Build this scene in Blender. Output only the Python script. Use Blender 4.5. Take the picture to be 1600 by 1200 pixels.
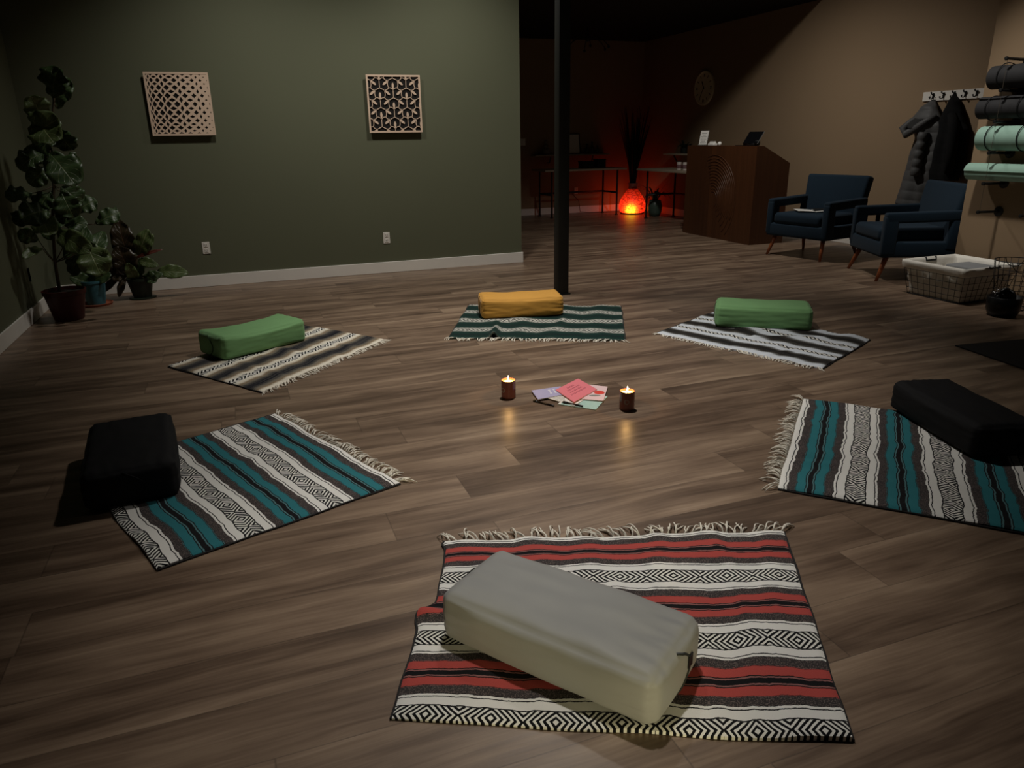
import bpy, bmesh, math, random
from mathutils import Vector, Matrix, noise
PI = math.pi
random.seed(7)
for o in list(bpy.data.objects): bpy.data.objects.remove(o)
S = bpy.context.scene
COL = S.collection

# ---------------------------------------------------------------- camera
F, PITCH, ROLL, YAW, CH = 1135.0, .3273, -.01706, .35, 1.38
cy_, sy_, cp_, sp_ = math.cos(YAW), math.sin(YAW), math.cos(PITCH), math.sin(PITCH)
fw = Vector((sy_*cp_, cy_*cp_, -sp_)); r0 = Vector((cy_, -sy_, 0)); u0 = r0.cross(fw)
rt = math.cos(ROLL)*r0 + math.sin(ROLL)*u0
up = -math.sin(ROLL)*r0 + math.cos(ROLL)*u0
cam = bpy.data.cameras.new('camera'); co = bpy.data.objects.new('camera', cam); COL.objects.link(co)
cam.sensor_width = 36; cam.lens = F/1600*36; cam.clip_start = .05
co.matrix_world = Matrix(((rt.x, up.x, -fw.x, 0), (rt.y, up.y, -fw.y, 0), (rt.z, up.z, -fw.z, CH), (0, 0, 0, 1)))
S.camera = co

# ---------------------------------------------------------------- world, lights, exposure
W = bpy.data.worlds.new('world'); S.world = W; W.use_nodes = True
W.node_tree.nodes['Background'].inputs[0].default_value = (1, .93, .82, 1)
W.node_tree.nodes['Background'].inputs[1].default_value = .012
S.view_settings.view_transform = 'Standard'; S.view_settings.look = 'None'
S.view_settings.gamma = 1; S.view_settings.use_curve_mapping = False
S.view_settings.exposure = 0

def spot(name, loc, target, power, cone, col=(1, .95, .88), blend=1.0, rad=.10):
    l = bpy.data.lights.new(name, 'SPOT'); l.energy = power; l.color = col
    l.spot_size = math.radians(cone); l.spot_blend = blend; l.shadow_soft_size = rad
    o = bpy.data.objects.new(name, l); COL.objects.link(o); o.location = loc
    d = Vector(target)-Vector(loc); o.rotation_euler = d.to_track_quat('-Z', 'Y').to_euler()
    return o
# recessed cans of the studio ceiling, plus an added fill on the mat rack
spot('can_light_wall', (.35, 6.35, 3.66), (.45, 7.3, .6), 125, 112)
spot('can_light_wall', (2.15, 6.45, 3.66), (2.15, 7.3, .6), 150, 118)
spot('can_light_lounge', (4.9, 7.3, 3.66), (5.7, 7.7, 0), 200, 138)
spot('rack_fill', (4.7, 4.6, 3.68), (6.2, 4.5, .75), 175, 52, rad=.08)  # added spot, no known fixture, brightens the rolled mats and the basket
spot('can_light_centre', (1.9, 4.3, 3.7), (1.7, 4.0, 0), 400, 85)
spot('can_light_front', (1.05, 2.4, 3.7), (.72, 1.85, 0), 200, 54, rad=.08)
# unseen warm spots added low behind the camera to yellow the grey bolster
spot('warm_fill_behind', (.0, -.9, .42), (.50, 1.60, .09), 95, 14, col=(1, .88, .52))
spot('warm_fill_behind', (.3, -.9, .42), (.84, 1.24, .07), 110, 14, col=(1, .88, .52))

# ---------------------------------------------------------------- projection helpers (a pixel of the photograph to a place)
def ray(px, py):
    return rt*((px-800)/F) + up*(-(py-600)/F) + fw
def onz(px, py, z=0):
    d = ray(px, py); t = (z-CH)/d.z; return Vector((d.x*t, d.y*t, z))
def ony(px, py, Y):
    d = ray(px, py); t = Y/d.y; return d*t+Vector((0, 0, CH))
def onx(px, py, X):
    d = ray(px, py); t = X/d.x; return d*t+Vector((0, 0, CH))

# ---------------------------------------------------------------- node helpers
def srgb(r, g, b):
    f = lambda c: c/12.92 if c <= .04045 else ((c+.055)/1.055)**2.4
    return (f(r/255), f(g/255), f(b/255), 1)
class NT:
    def __init__(s, name):
        s.m = bpy.data.materials.new(name); s.m.use_nodes = True; s.t = s.m.node_tree
        s.bsdf = s.t.nodes['Principled BSDF']
    def new(s, typ, **kw):
        n = s.t.nodes.new(typ)
        for k, v in kw.items(): setattr(n, k, v)
        return n
    def link(s, a, b):
        if isinstance(a, E): a = a.s
        s.t.links.new(a, b)
    def put(s, sock, v):
        if isinstance(v, E): s.t.links.new(v.s, sock)
        elif hasattr(v, 'is_output'): s.t.links.new(v, sock)
        else: sock.default_value = v
    def math(s, op, a, b=0.0, c=None, clamp=False):
        n = s.new('ShaderNodeMath', operation=op, use_clamp=clamp)
        s.put(n.inputs[0], a); s.put(n.inputs[1], b)
        if c is not None: s.put(n.inputs[2], c)
        return E(s, n.outputs[0])
    def coord(s, which='Object'):
        n = s.new('ShaderNodeTexCoord'); x = s.new('ShaderNodeSeparateXYZ'); s.link(n.outputs[which], x.inputs[0])
        return [E(s, x.outputs[i]) for i in range(3)]
    def vec(s, x, y, z=0.0):
        n = s.new('ShaderNodeCombineXYZ')
        for i, v in enumerate((x, y, z)): s.put(n.inputs[i], v)
        return E(s, n.outputs[0])
    def noise(s, vec, scale=1, detail=2, rough=.5, dist=0):
        n = s.new('ShaderNodeTexNoise'); s.link(vec, n.inputs['Vector'])
        n.inputs['Scale'].default_value = scale; n.inputs['Detail'].default_value = detail
        n.inputs['Roughness'].default_value = rough; n.inputs['Distortion'].default_value = dist
        return E(s, n.outputs['Fac'])
    def white(s, x, y):
        n = s.new('ShaderNodeTexWhiteNoise'); n.noise_dimensions = '2D'; s.link(s.vec(x, y), n.inputs['Vector'])
        return E(s, n.outputs['Value'])
    def ramp(s, f, stops, const=False):
        n = s.new('ShaderNodeValToRGB'); r = n.color_ramp
        r.interpolation = 'CONSTANT' if const else 'LINEAR'
        while len(r.elements) < len(stops): r.elements.new(.5)
        for e, (p, c) in zip(r.elements, stops): e.position = p; e.color = c
        s.put(n.inputs[0], f); return n.outputs['Color']
    def mix(s, f, a, b, mode='MIX'):
        n = s.new('ShaderNodeMix', data_type='RGBA', blend_type=mode)
        s.put(n.inputs[0], f); s.put(n.inputs[6], a); s.put(n.inputs[7], b); return n.outputs[2]
    def bump(s, h, strength=.3, dist=.01):
        n = s.new('ShaderNodeBump'); n.inputs['Strength'].default_value = strength; n.inputs['Distance'].default_value = dist
        s.link(h, n.inputs['Height']); s.link(n.outputs[0], s.bsdf.inputs['Normal'])
    def set(s, **kw):
        names = dict(color='Base Color', rough='Roughness', metal='Metallic', emit='Emission Color', es='Emission Strength',
                     spec='Specular IOR Level', sheen='Sheen Weight', trans='Transmission Weight', alpha='Alpha', sss='Subsurface Weight')
        for k, v in kw.items(): s.put(s.bsdf.inputs[names[k]], v)
        return s
class E:
    def __init__(s, nt, sock): s.n = nt; s.s = sock
    def __add__(a, b): return a.n.math('ADD', a, b)
    __radd__ = __add__
    def __sub__(a, b): return a.n.math('SUBTRACT', a, b)
    def __rsub__(a, b): return a.n.math('SUBTRACT', b, a)
    def __mul__(a, b): return a.n.math('MULTIPLY', a, b)
    __rmul__ = __mul__
    def __truediv__(a, b): return a.n.math('DIVIDE', a, b)
    def floor(a): return a.n.math('FLOOR', a)
    def frac(a): return a.n.math('FRACT', a)
    def abs(a): return a.n.math('ABSOLUTE', a)
    def sin(a): return a.n.math('SINE', a)
    def gt(a, b): return a.n.math('GREATER_THAN', a, b)
    def lt(a, b): return a.n.math('LESS_THAN', a, b)
    def pow(a, b): return a.n.math('POWER', a, b)
    def pingpong(a, b): return a.n.math('PINGPONG', a, b)
    def step(a, lo, hi):
        n = a.n.new('ShaderNodeMapRange'); n.interpolation_type = 'SMOOTHSTEP'
        a.n.link(a, n.inputs[0]); n.inputs[1].default_value = lo; n.inputs[2].default_value = hi
        return E(a.n, n.outputs[0])

def plain(name, col, rough=.6, var=.12, scale=8, metal=0, spec=.4, bump=0, bscale=400, sheen=0):
    m = NT(name); x, y, z = m.coord(); v = m.vec(x, y, z)
    n = m.noise(v, scale, 3)
    dark = tuple(c*(1-var) for c in col[:3])+(1,); lite = tuple(min(1, c*(1+var)) for c in col[:3])+(1,)
    m.set(color=m.mix(n, dark, lite), rough=rough, metal=metal, spec=spec, sheen=sheen)
    if bump: m.bump(m.noise(v, bscale, 2), bump, .002)
    return m.m
def emissive(name, col, strength):
    m = NT(name); m.set(color=(0, 0, 0, 1), emit=col, es=strength); return m.m

# floor of long planks running along the green wall
def mat_floor():
    m = NT('wood_plank_floor'); x, y, z = m.coord('Object')
    PW, PL = .2165, 1.52
    yy = (y-1.892)/PW; row = yy.floor(); fy = yy.frac()
    xx = (x + m.white(row, 3.7)*7.3)/PL; colm = xx.floor(); fx = xx.frac()
    idn = m.white(colm*7.13, row*3.31)
    idb = m.white(row*5.7, colm*9.1)
    wob = m.noise(m.vec(x*1.1, y*3, idn*9), 1.0, 2)
    gy = y*15 + wob*3.2
    broad = m.noise(m.vec(x*.55+idn*20, gy*.55, idn*13), 1.0, 3, .55)
    fine = m.noise(m.vec(x*3.5+idn*31, y*90+wob*9, idb*7), 1.0, 4, .65)
    ring = ((m.noise(m.vec(x*1.3+idn*40, y*7.5, idb*11), 1.0, 1, .4))*21).sin()*.5+.5
    blotch = m.noise(m.vec(x*2.2, y*5, idb*17), 1.3, 3, .6)
    knot = m.noise(m.vec(x*3.2+idn*5, y*11, idb*3), 1.0, 1, .5).step(.76, .84)
    f = ((broad-.5)*1.15 + (fine-.5)*.42 + (ring-.5)*.10 + (blotch-.5)*.35 + (idn-.5)*.10) + .52
    base = m.ramp(f, [(.18, srgb(74, 58, 46)), (.38, srgb(99, 80, 65)), (.55, srgb(124, 103, 85)), (.72, srgb(146, 124, 103)), (.9, srgb(168, 146, 124))])
    base = m.mix(knot*.55, base, srgb(52, 38, 30))
    edge = m.math('MAXIMUM', (fy-.5).abs().gt(.492), (fx-.5).abs().gt(.4985))
    base = m.mix(edge*.35, base, srgb(40, 31, 25))
    m.set(color=base, spec=.5, rough=.30 + fine*.16)
    m.bump(fine*.5 + edge*-2.0 + broad*.4, .22, .0025)
    return m.m
M = {}
M['floor'] = mat_floor()
def mat_wall(name, col, rough=.75):
    m = NT(name); x, y, z = m.coord(); v = m.vec(x, y, z)
    a = m.noise(v, 1.2, 2); b = m.noise(v, 220, 3, .6)
    d = tuple(c*.95 for c in col[:3])+(1,); l = tuple(c*1.05 for c in col[:3])+(1,)
    m.set(color=m.mix(a, d, l), rough=rough, spec=.3); m.bump(b, .12, .002); return m.m
M['green_wall'] = mat_wall('green_wall_paint', srgb(96, 99, 78))
M['beige_wall'] = mat_wall('beige_wall_paint', srgb(150, 127, 100))
M['black_ceiling'] = mat_wall('black_ceiling_paint', srgb(20, 19, 18), .9)
M['trim'] = plain('white_trim_paint', srgb(234, 230, 222), .45, .03)
M['white_plastic'] = plain('white_plastic', srgb(226, 222, 212), .4, .02)
M['slot'] = plain('dark_slot', srgb(60, 56, 50), .6)
M['black_metal'] = plain('black_metal', srgb(24, 24, 24), .5, .1, spec=.4)
M['column'] = plain('black_column_paint', srgb(26, 27, 26), .55, .08)
M['birch'] = plain('pale_birch_wood', srgb(216, 190, 166), .6, .08, 30)
M['walnut_leg'] = plain('walnut_leg_wood', srgb(150, 84, 48), .4, .15, 20)

# blankets: stripes mirror-repeat along v, zigzag bands where the stripe phase is 0
def mat_blanket(name, t0, t1, stops, fuzzy=None, dia=.13, seed=0, wob=.10, streak=0, cell=.105, freq=57.0, dwhite=srgb(236, 234, 226)):
    m = NT(name)
    n = m.new('ShaderNodeTexCoord'); sx = m.new('ShaderNodeSeparateXYZ'); m.link(n.outputs['UV'], sx.inputs[0])
    u = E(m, sx.outputs[0]); v = E(m, sx.outputs[1])
    w = m.noise(m.vec(u*5+seed, v*2.2, seed), 1, 2, .55)-.5
    w2 = m.noise(m.vec(u*85+seed, v*30, seed), 1, 2, .6)-.5
    w3 = m.noise(m.vec(u*13+seed*2, v*4, seed+5), 1, 2, .5)-.5
    t = v*(t1-t0)+t0 + w*wob*1.5 + w3*wob*1.1 + w2*.034
    h = t.pingpong(1.0)
    body = m.ramp(h, stops, const=not streak)
    if fuzzy:
        (a, b, c, ca, cb) = fuzzy
        sp = m.noise(m.vec(u*300, v*260, 1.3), 1, 2, .7)
        hh = h + (sp-.5)*.16
        inside = hh.gt(a)*hh.lt(b)
        body = m.mix(inside*hh.lt(c), body, m.mix(sp.gt(.56), ca, cb))
    if streak:
        st = m.noise(m.vec(u*1.5, v*170, seed), 1, 2, .6)
        body = m.mix((st-.5).abs()*2.2*streak*h.step(.22, .4), body, m.mix(st.gt(.5), (.02, .02, .02, 1), (.6, .55, .46, 1)))
    # woven zigzag / diamond band
    a = ((u/cell).frac()-.5).abs()*2
    k = ((u/cell/2).floor()*0+1)
    s = ((a*cell*.5 + h*.15)*freq)
    dm = s.frac().gt(.48)
    dcol = m.mix(dm, dwhite, srgb(22, 22, 24))
    body = m.mix(h.lt(dia), body, dcol)
    weave = m.noise(m.vec(u*650, v*600, 2), 1, 2, .6)
    body = m.mix(.14, body, m.mix(weave.step(.3, .7), (.02, .02, .02, 1), (1, 1, 1, 1)), 'OVERLAY')
    m.set(color=body, rough=.95, spec=.1, sheen=.05)
    m.bump(weave, .5, .003)
    return m.m
BK = srgb(26, 26, 28); WH = srgb(238, 236, 230)
def stripe_set(main, thin):
    return [(0, WH), (.195, BK), (.22, WH), (.395, BK), (.42, WH), (.47, BK), (.49, srgb(74, 70, 68)), (.66, thin), (.672, BK), (.685, main), (.885, BK), (.91, thin), (.94, BK)]
FZ = lambda main: (.49, .665, 1.0, srgb(58, 54, 54), srgb(112, 100, 96))
M['blanket_red'] = mat_blanket('red_striped_blanket_weave', .27, 6.08, stripe_set(srgb(182, 80, 74), srgb(150, 104, 100)), FZ(0), seed=3, dia=.195, cell=.17)
M['blanket_teal'] = mat_blanket('teal_striped_blanket_weave', .27, 6.05, stripe_set(srgb(50, 120, 128), srgb(88, 126, 130)), FZ(0), seed=9, dia=.195, cell=.15, freq=52.0)
M['blanket_teal2'] = mat_blanket('teal_striped_blanket_weave', .27, 6.05, stripe_set(srgb(50, 120, 128), srgb(88, 126, 130)), FZ(0), seed=21, wob=.14, dia=.195, cell=.15, freq=52.0)
M['blanket_green'] = mat_blanket('green_striped_blanket_weave', .42, 8.0, [(0, WH), (.25, BK), (.28, srgb(200, 200, 190)), (.36, srgb(60, 74, 68)), (.44, srgb(26, 54, 48)), (.6, srgb(20, 46, 41)), (.86, srgb(20, 38, 36))], (.33, .5, 1.0, srgb(26, 46, 42), srgb(140, 145, 135)), dia=.25, seed=30, cell=.11, freq=32.0, dwhite=srgb(206, 206, 196))
M['blanket_tan'] = mat_blanket('tan_striped_blanket_weave', .25, 6.0, [(0, WH), (.15, BK), (.19, srgb(226, 220, 204)), (.36, srgb(228, 220, 202)), (.5, srgb(142, 122, 96)), (.62, srgb(120, 112, 98)), (.78, srgb(62, 60, 58)), (.9, srgb(20, 22, 32))], None, dia=.19, seed=41, freq=36.0, cell=.13, streak=.45, wob=.12)
M['blanket_white'] = mat_blanket('white_striped_blanket_weave', .2, 6.0, [(0, WH), (.13, BK), (.17, srgb(214, 220, 228)), (.5, srgb(214, 220, 228)), (.62, srgb(116, 118, 118)), (.74, srgb(52, 47, 42)), (.88, srgb(26, 24, 24))], None, dia=.15, seed=52, freq=34.0, cell=.10, streak=.25, wob=.12)
M['fringe'] = plain('cream_fringe_yarn', srgb(232, 226, 212), .9, .1, 60)
M['hem'] = plain('dark_blanket_hem', srgb(40, 38, 38), .9, .6, 160)

# ---------------------------------------------------------------- object helpers
def tag(o, label=None, cat=None, group=None, kind=None):
    if label: o['label'] = label
    if cat: o['category'] = cat
    if group: o['group'] = group
    if kind: o['kind'] = kind
    return o
def thing(name, label, cat, loc=(0, 0, 0), rz=0, group=None):
    o = bpy.data.objects.new(name, None); o.empty_display_size = .1; COL.objects.link(o)
    o.location = loc; o.rotation_euler = (0, 0, rz); return tag(o, label, cat, group)
class MB:
    def __init__(s): s.v = []; s.f = []; s.uv = None
    def add(s, vs, fs):
        n = len(s.v); s.v += [tuple(p) for p in vs]; s.f += [tuple(i+n for i in f) for f in fs]; return s
    def box(s, x0, x1, y0, y1, z0, z1, T=None):
        vs = [Vector((x, y, z)) for x in (x0, x1) for y in (y0, y1) for z in (z0, z1)]
        if T: vs = [T @ p for p in vs]
        return s.add(vs, [(0, 1, 3, 2), (4, 6, 7, 5), (0, 4, 5, 1), (2, 3, 7, 6), (0, 2, 6, 4), (1, 5, 7, 3)])
    def rbox(s, size, r, T=None, seg=3, taper=None):
        bm = bmesh.new(); bmesh.ops.create_cube(bm, size=1)
        for v in bm.verts:
            v.co = Vector((v.co.x*size[0], v.co.y*size[1], v.co.z*size[2]))
            if taper: v.co = taper(v.co)
        bmesh.ops.bevel(bm, geom=list(bm.edges), offset=r, segments=seg, profile=.5, affect='EDGES')
        bm.verts.index_update()
        vs = [(T @ v.co) if T else v.co.copy() for v in bm.verts]
        s.add(vs, [[v.index for v in f.verts] for f in bm.faces]); bm.free(); return s
    def tube(s, pts, r, n=8, cap=True):
        pts = [Vector(p) for p in pts]; N = len(pts); rr = r if isinstance(r, (list, tuple)) else [r]*N
        vs = []; fs = []; ref = None
        for i, p in enumerate(pts):
            d = (pts[min(i+1, N-1)]-pts[max(i-1, 0)]).normalized()
            if ref is None: ref = d.orthogonal().normalized()
            ref = (ref-d*ref.dot(d)).normalized(); b = d.cross(ref)
            for k in range(n):
                a = 2*PI*k/n; vs.append(p+(ref*math.cos(a)+b*math.sin(a))*rr[i])
        for i in range(N-1):
            for k in range(n):
                a = i*n+k; b2 = i*n+(k+1) % n; fs.append((a, b2, b2+n, a+n))
        if cap: fs.append(tuple(range(n))[::-1]); fs.append(tuple((N-1)*n+k for k in range(n)))
        return s.add(vs, fs)
    def lathe(s, prof, n=32, c=(0, 0, 0), T=None):
        vs = []; fs = []
        for (r, z) in prof:
            for k in range(n):
                a = 2*PI*k/n; p = Vector((c[0]+r*math.cos(a), c[1]+r*math.sin(a), c[2]+z))
                vs.append(T @ p if T else p)
        for i in range(len(prof)-1):
            for k in range(n):
                a = i*n+k; b = i*n+(k+1) % n; fs.append((a, b, b+n, a+n))
        if prof[0][0] > 1e-6: fs.append(tuple(range(n))[::-1])
        if prof[-1][0] > 1e-6: fs.append(tuple((len(prof)-1)*n+k for k in range(n)))
        return s.add(vs, fs)
    def grid(s, fn, nu, nv, closed_u=False):
        vs = [fn(i/nu, j/nv) for j in range(nv+1) for i in range(nu+(0 if closed_u else 1))]
        w = nu+(0 if closed_u else 1); fs = []
        for j in range(nv):
            for i in range(nu):
                a = j*w+i; b = j*w+(i+1) % w; fs.append((a, b, b+w, a+w))
        return s.add(vs, fs)
    def prism(s, poly, d0, d1, T):
        n = len(poly); vs = [T @ Vector((p[0], p[1], d0)) for p in poly]+[T @ Vector((p[0], p[1], d1)) for p in poly]
        fs = [tuple(range(n))[::-1], tuple(range(n, 2*n))]+[(i, (i+1) % n, (i+1) % n+n, i+n) for i in range(n)]
        return s.add(vs, fs)
    def build(s, name, mat, parent=None, smooth=False, angle=None, weld=False):
        me = bpy.data.meshes.new(name); me.from_pydata(s.v, [], s.f); me.update()
        bm = bmesh.new(); bm.from_mesh(me)
        if weld: bmesh.ops.remove_doubles(bm, verts=bm.verts, dist=1e-5)
        bmesh.ops.recalc_face_normals(bm, faces=bm.faces)
        bm.to_mesh(me); bm.free()
        if smooth or angle:
            for p in me.polygons: p.use_smooth = True
            if angle: me.set_sharp_from_angle(angle=math.radians(angle))
        me.materials.append(M[mat] if isinstance(mat, str) else mat)
        o = bpy.data.objects.new(name, me); COL.objects.link(o)
        if parent: o.parent = parent
        return o
def struct(name, mb, mat, **k): return tag(mb.build(name, mat, **k), kind='structure')
def rot(T=(0, 0, 0), ax='Z', a=0): return Matrix.Translation(T) @ Matrix.Rotation(a, 4, ax)

# ---------------------------------------------------------------- room
YG, XL, XR, YF, XM, YM = 7.91, -1.69, 7.4, 12.86, 6.25, 4.97
XE, ZS, ZR, YR = 3.035, 3.75, 3.0, 8.38
struct('floor', MB().box(XL-.15, XR+.15, -2.5, YF+.15, -.1, 0), 'floor')
struct('wall_left', MB().box(XL-.12, XL, -2.5, YG, 0, ZS), 'green_wall')
struct('wall_back', MB().box(XL-.12, XE, YG, YG+.13, 0, ZS), 'green_wall')
struct('wall_far', MB().box(1.4, XR+.12, YF, YF+.12, 0, ZR), 'beige_wall')
struct('wall_right', MB().box(XR, XR+.12, YM-.12, YF, 0, ZS), 'beige_wall')
struct('wall_near_right', MB().box(XM, XM+.12, 1.2, YM, 0, ZS), 'beige_wall')
struct('wall_passage', MB().box(1.4, 1.52, YG+.13, YF, 0, ZR), 'beige_wall')
struct('ceiling', MB().box(XL-.12, XR+.12, -2.5, YR, ZS, ZS+.1).box(XL-.12, XR+.12, YR, YR+.1, ZR, ZS+.1).box(1.4, XR+.12, YR+.1, YF+.12, ZR, ZR+.1), 'black_ceiling')
BH = .118
def bb(name, b): return struct(name, MB().rbox((b[1]-b[0], b[3]-b[2], BH), .003, Matrix.Translation(((b[0]+b[1])/2, (b[2]+b[3])/2, BH/2+.0005)), seg=2), 'trim')
bb('baseboard_left', (XL, XL+.014, -2.4, YG))
bb('baseboard_back', (XL+.014, XE+.014, YG-.014, YG))
bb('baseboard_far', (1.55, XR-.014, YF-.014, YF))
bb('baseboard_right', (XR-.014, XR, YM+.02, YF))

# ---------------------------------------------------------------- column
m = MB().rbox((.104, .104, ZS-.006), .006, Matrix.Translation((2.72, 6.08, ZS/2)), seg=2)
m.box(2.655, 2.785, 6.015, 6.145, 0.001, .012)
tag(m.build('steel_column', 'column', angle=40), 'square black steel column standing behind the mustard bolster', 'column')

# ---------------------------------------------------------------- outlets
def outlet(loc, T, label):
    t = thing('wall_outlet', label, 'outlet', loc); t.rotation_euler = (0, 0, T)
    MB().rbox((.072, .006, .118), .0025, Matrix.Translation((0, -.003, 0))).build('cover_plate', 'white_plastic', t)
    for dz in (.027, -.027):
        r = MB().rbox((.034, .004, .036), .0018, Matrix.Translation((0, -.0078, dz))).build('receptacle', 'white_plastic', t)
        k = MB().box(-.009, -.0065, -.0112, -.0099, dz-.002, dz+.009).box(.0065, .009, -.0112, -.0099, dz-.002, dz+.009).lathe([(0, 0), (.0028, 0), (.0028, .001), (0, .001)], 8, T=Matrix.Translation((0, -.0102, dz-.009)) @ Matrix.Rotation(PI/2, 4, 'X'))
        k.build('slot', 'slot', r)
    return t
outlet((-.335, YG, .385), 0, 'white outlet on the green wall below the lattice panel with small openings')
outlet((1.475, YG, .375), 0, 'white outlet on the green wall below the panel with petal shapes')
outlet((XL, 7.05, .36), -PI/2, 'white outlet low on the dark left wall behind the tall fig leaves')
outlet(tuple(ony(900, 298, YF)), 0, 'white outlet on the reception wall under the narrow console table')
outlet(tuple(onx(1372, 339, XR)), PI/2, 'white outlet seen between the armrests of the armchair by the coats')
tag(MB().rbox((.006, .075, .12), .003, Matrix.Translation((XL+.003, 5.9, 1.42))).build('light_switch', 'white_plastic'), 'pale switch plate at eye height on the left wall', 'switch')
tag(MB().rbox((.12, .006, .12), .003, Matrix.Translation(ony(816, 222, YF)+Vector((0, -.003, 0)))).build('light_switch', 'white_plastic'), 'dim switch plate on the reception wall beside the green wall end', 'switch')

# ---------------------------------------------------------------- carved wall panels
def strip(mb, pts, w, z0, z1):
    """flat strip of width w along 2-D points"""
    n = len(pts); L = []; R = []
    for i in range(n):
        a = Vector(pts[max(i-1, 0)]); b = Vector(pts[min(i+1, n-1)]); d = (b-a).normalized(); q = Vector((-d.y, d.x))
        ww = w[i] if isinstance(w, list) else w
        L.append(Vector(pts[i])+q*ww/2); R.append(Vector(pts[i])-q*ww/2)
    vs = []; fs = []
    for i in range(n):
        for p, z in ((L[i], z0), (R[i], z0), (R[i], z1), (L[i], z1)): vs.append((p.x, z, p.y))
    for i in range(n-1):
        for k in range(4): fs.append((i*4+k, i*4+(k+1) % 4, i*4+4+(k+1) % 4, i*4+4+k))
    fs.append((0, 1, 2, 3)); fs.append(tuple((n-1)*4+k for k in (3, 2, 1, 0)))
    mb.add(vs, fs)
def panel_frame(root, H, bw, dep):
    m = MB()
    for a in ((-H, H, -H, -H+bw), (-H, H, H-bw, H)): m.box(a[0], a[1], -dep-.013, -dep, a[2], a[3])
    for a in ((-H, -H+bw), (H-bw, H)): m.box(a[0], a[1], -dep-.0128, -dep, -H+bw, H-bw)
    m.build('frame', 'birch', root)
    MB().box(-H+.012, H-.012, -dep+.001, -.001, -H+.012, H-.012).build('backing_board', M['panel_black'], root)
M['panel_black'] = plain('panel_backing_black', srgb(18, 16, 15), .9, .1)
H = .2755; DEP = .036
p1 = thing('wall_panel', 'square wooden lattice panel with small woven diamond openings hanging left on the green wall', 'wall art', (-.37, YG, 1.722))
panel_frame(p1, H, .017, DEP)
m = MB()
HI = H-.0165
def warp(u, v):   # the openings crowd together towards the edges, most at the left
    f = lambda t, k: math.sin(t*k)/math.sin(k)
    X = f(u, .95); X = X-.10*(1-X*X)
    return Vector((max(-1, min(1, X))*HI, max(-1, min(1, f(v, .9)))*HI))
NC = 8.0
for i in range(-17, 18):
    for j in range(-17, 18):
        if (i+j) % 2: continue
        u, v = i/NC*.5*1.0, j/NC*.5*1.0
        u, v = i/8.0, j/8.0
        if abs(u) > 1.001 or abs(v) > 1.001: continue
        a_ = 1/8.0
        outer = [warp(u+a_, v), warp(u, v+a_), warp(u-a_, v), warp(u, v-a_)]
        c = warp(u, v); k = .80-.30*max(0, (u+.15))-.10*abs(v)
        if j % 2 == 0: sx, sy = k, k
        elif (i//2) % 2: sx, sy = k*1.08, k*.62
        else: sx, sy = k*.60, k*1.08
        if u > .8: sx *= .75; sy *= .75
        inner = []
        for q in outer:
            d = q-c; inner.append(Vector((c.x+d.x*sx, c.y+d.y*sy)))
        vs = [(q.x, -DEP-.011, q.y) for q in outer]+[(q.x, -DEP-.011, q.y) for q in inner]+[(q.x, -DEP-.001, q.y) for q in inner]
        m.add(vs, [(q, (q+1) % 4, 4+(q+1) % 4, 4+q) for q in range(4)]+[(4+q, 4+(q+1) % 4, 8+(q+1) % 4, 8+q) for q in range(4)])
m.build('lattice', 'birch', p1)
p2 = thing('wall_panel', 'square wooden panel with open petal and teardrop cutouts hanging right on the green wall', 'wall art', (1.648, YG, 1.722))
panel_frame(p2, H, .017, DEP)
m = MB(); cw = H*2/5.8; rh = H*2/5.9
# rows of bulb-shaped cells with a teardrop in each
Z0, Z1 = -DEP-.011, -DEP
rw = .0075
def clipstrip(mb, pts, w):
    seg = []
    L = H-.012
    for i, p in enumerate(list(pts)+[(9, 9)]):
        if abs(p[0]) <= L and abs(p[1]) <= L: seg.append((p, w[i] if isinstance(w, list) and i < len(w) else (w if not isinstance(w, list) else 0)))
        else:
            if len(seg) > 1: strip(mb, [a for a, b in seg], [b for a, b in seg], Z0, Z1)
            seg = []
P6 = .0907; ZR6 = .0925; TV = ZR6/2+P6*P6/(8*ZR6)
edges = {}
for j in range(-4, 5):
    for i in range(-7, 8):
        odd = j % 2
        cx = -.19+P6*i+(1.5*P6 if odd else 0); cz = .003+ZR6*j
        kind = i % 3   # 0 from upper left, 1 from upper right, 2 from below
        V = [(0, TV), (P6/2, ZR6-TV), (P6/2, TV-ZR6), (0, -TV), (-P6/2, TV-ZR6), (-P6/2, ZR6-TV)]
        sv = {0: 5, 1: 1, 2: 3}[kind]
        for e in range(6):
            a = V[e]; b2 = V[(e+1) % 6]
            mid = ((a[0]+b2[0])/2, (a[1]+b2[1])/2); key = (round((cx+mid[0])*500), round((cz+mid[1])*500))
            claim = e == sv or (e+1) % 6 == sv
            if claim or key not in edges:
                bl = -.17 if claim else .0
                pts = []
                for k in range(13):
                    f = k/12; q = math.sin(f*PI)*bl
                    pts.append((cx+a[0]+(b2[0]-a[0])*f+mid[0]*q, cz+a[1]+(b2[1]-a[1])*f+mid[1]*q))
                edges[key] = (pts, claim)
        s0 = V[sv]; tp = []; tw = []
        for k in range(9):
            f = k/8; q = 1-f*1.22; tp.append((cx+s0[0]*q, cz+s0[1]*q)); tw.append(.007+.0155*math.sin(f*PI*.82)**2 if k < 8 else .009)
        clipstrip(m, tp, tw)
for pts, c_ in edges.values(): clipstrip(m, pts, .0062)
m.build('lattice', 'birch', p2)

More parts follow.
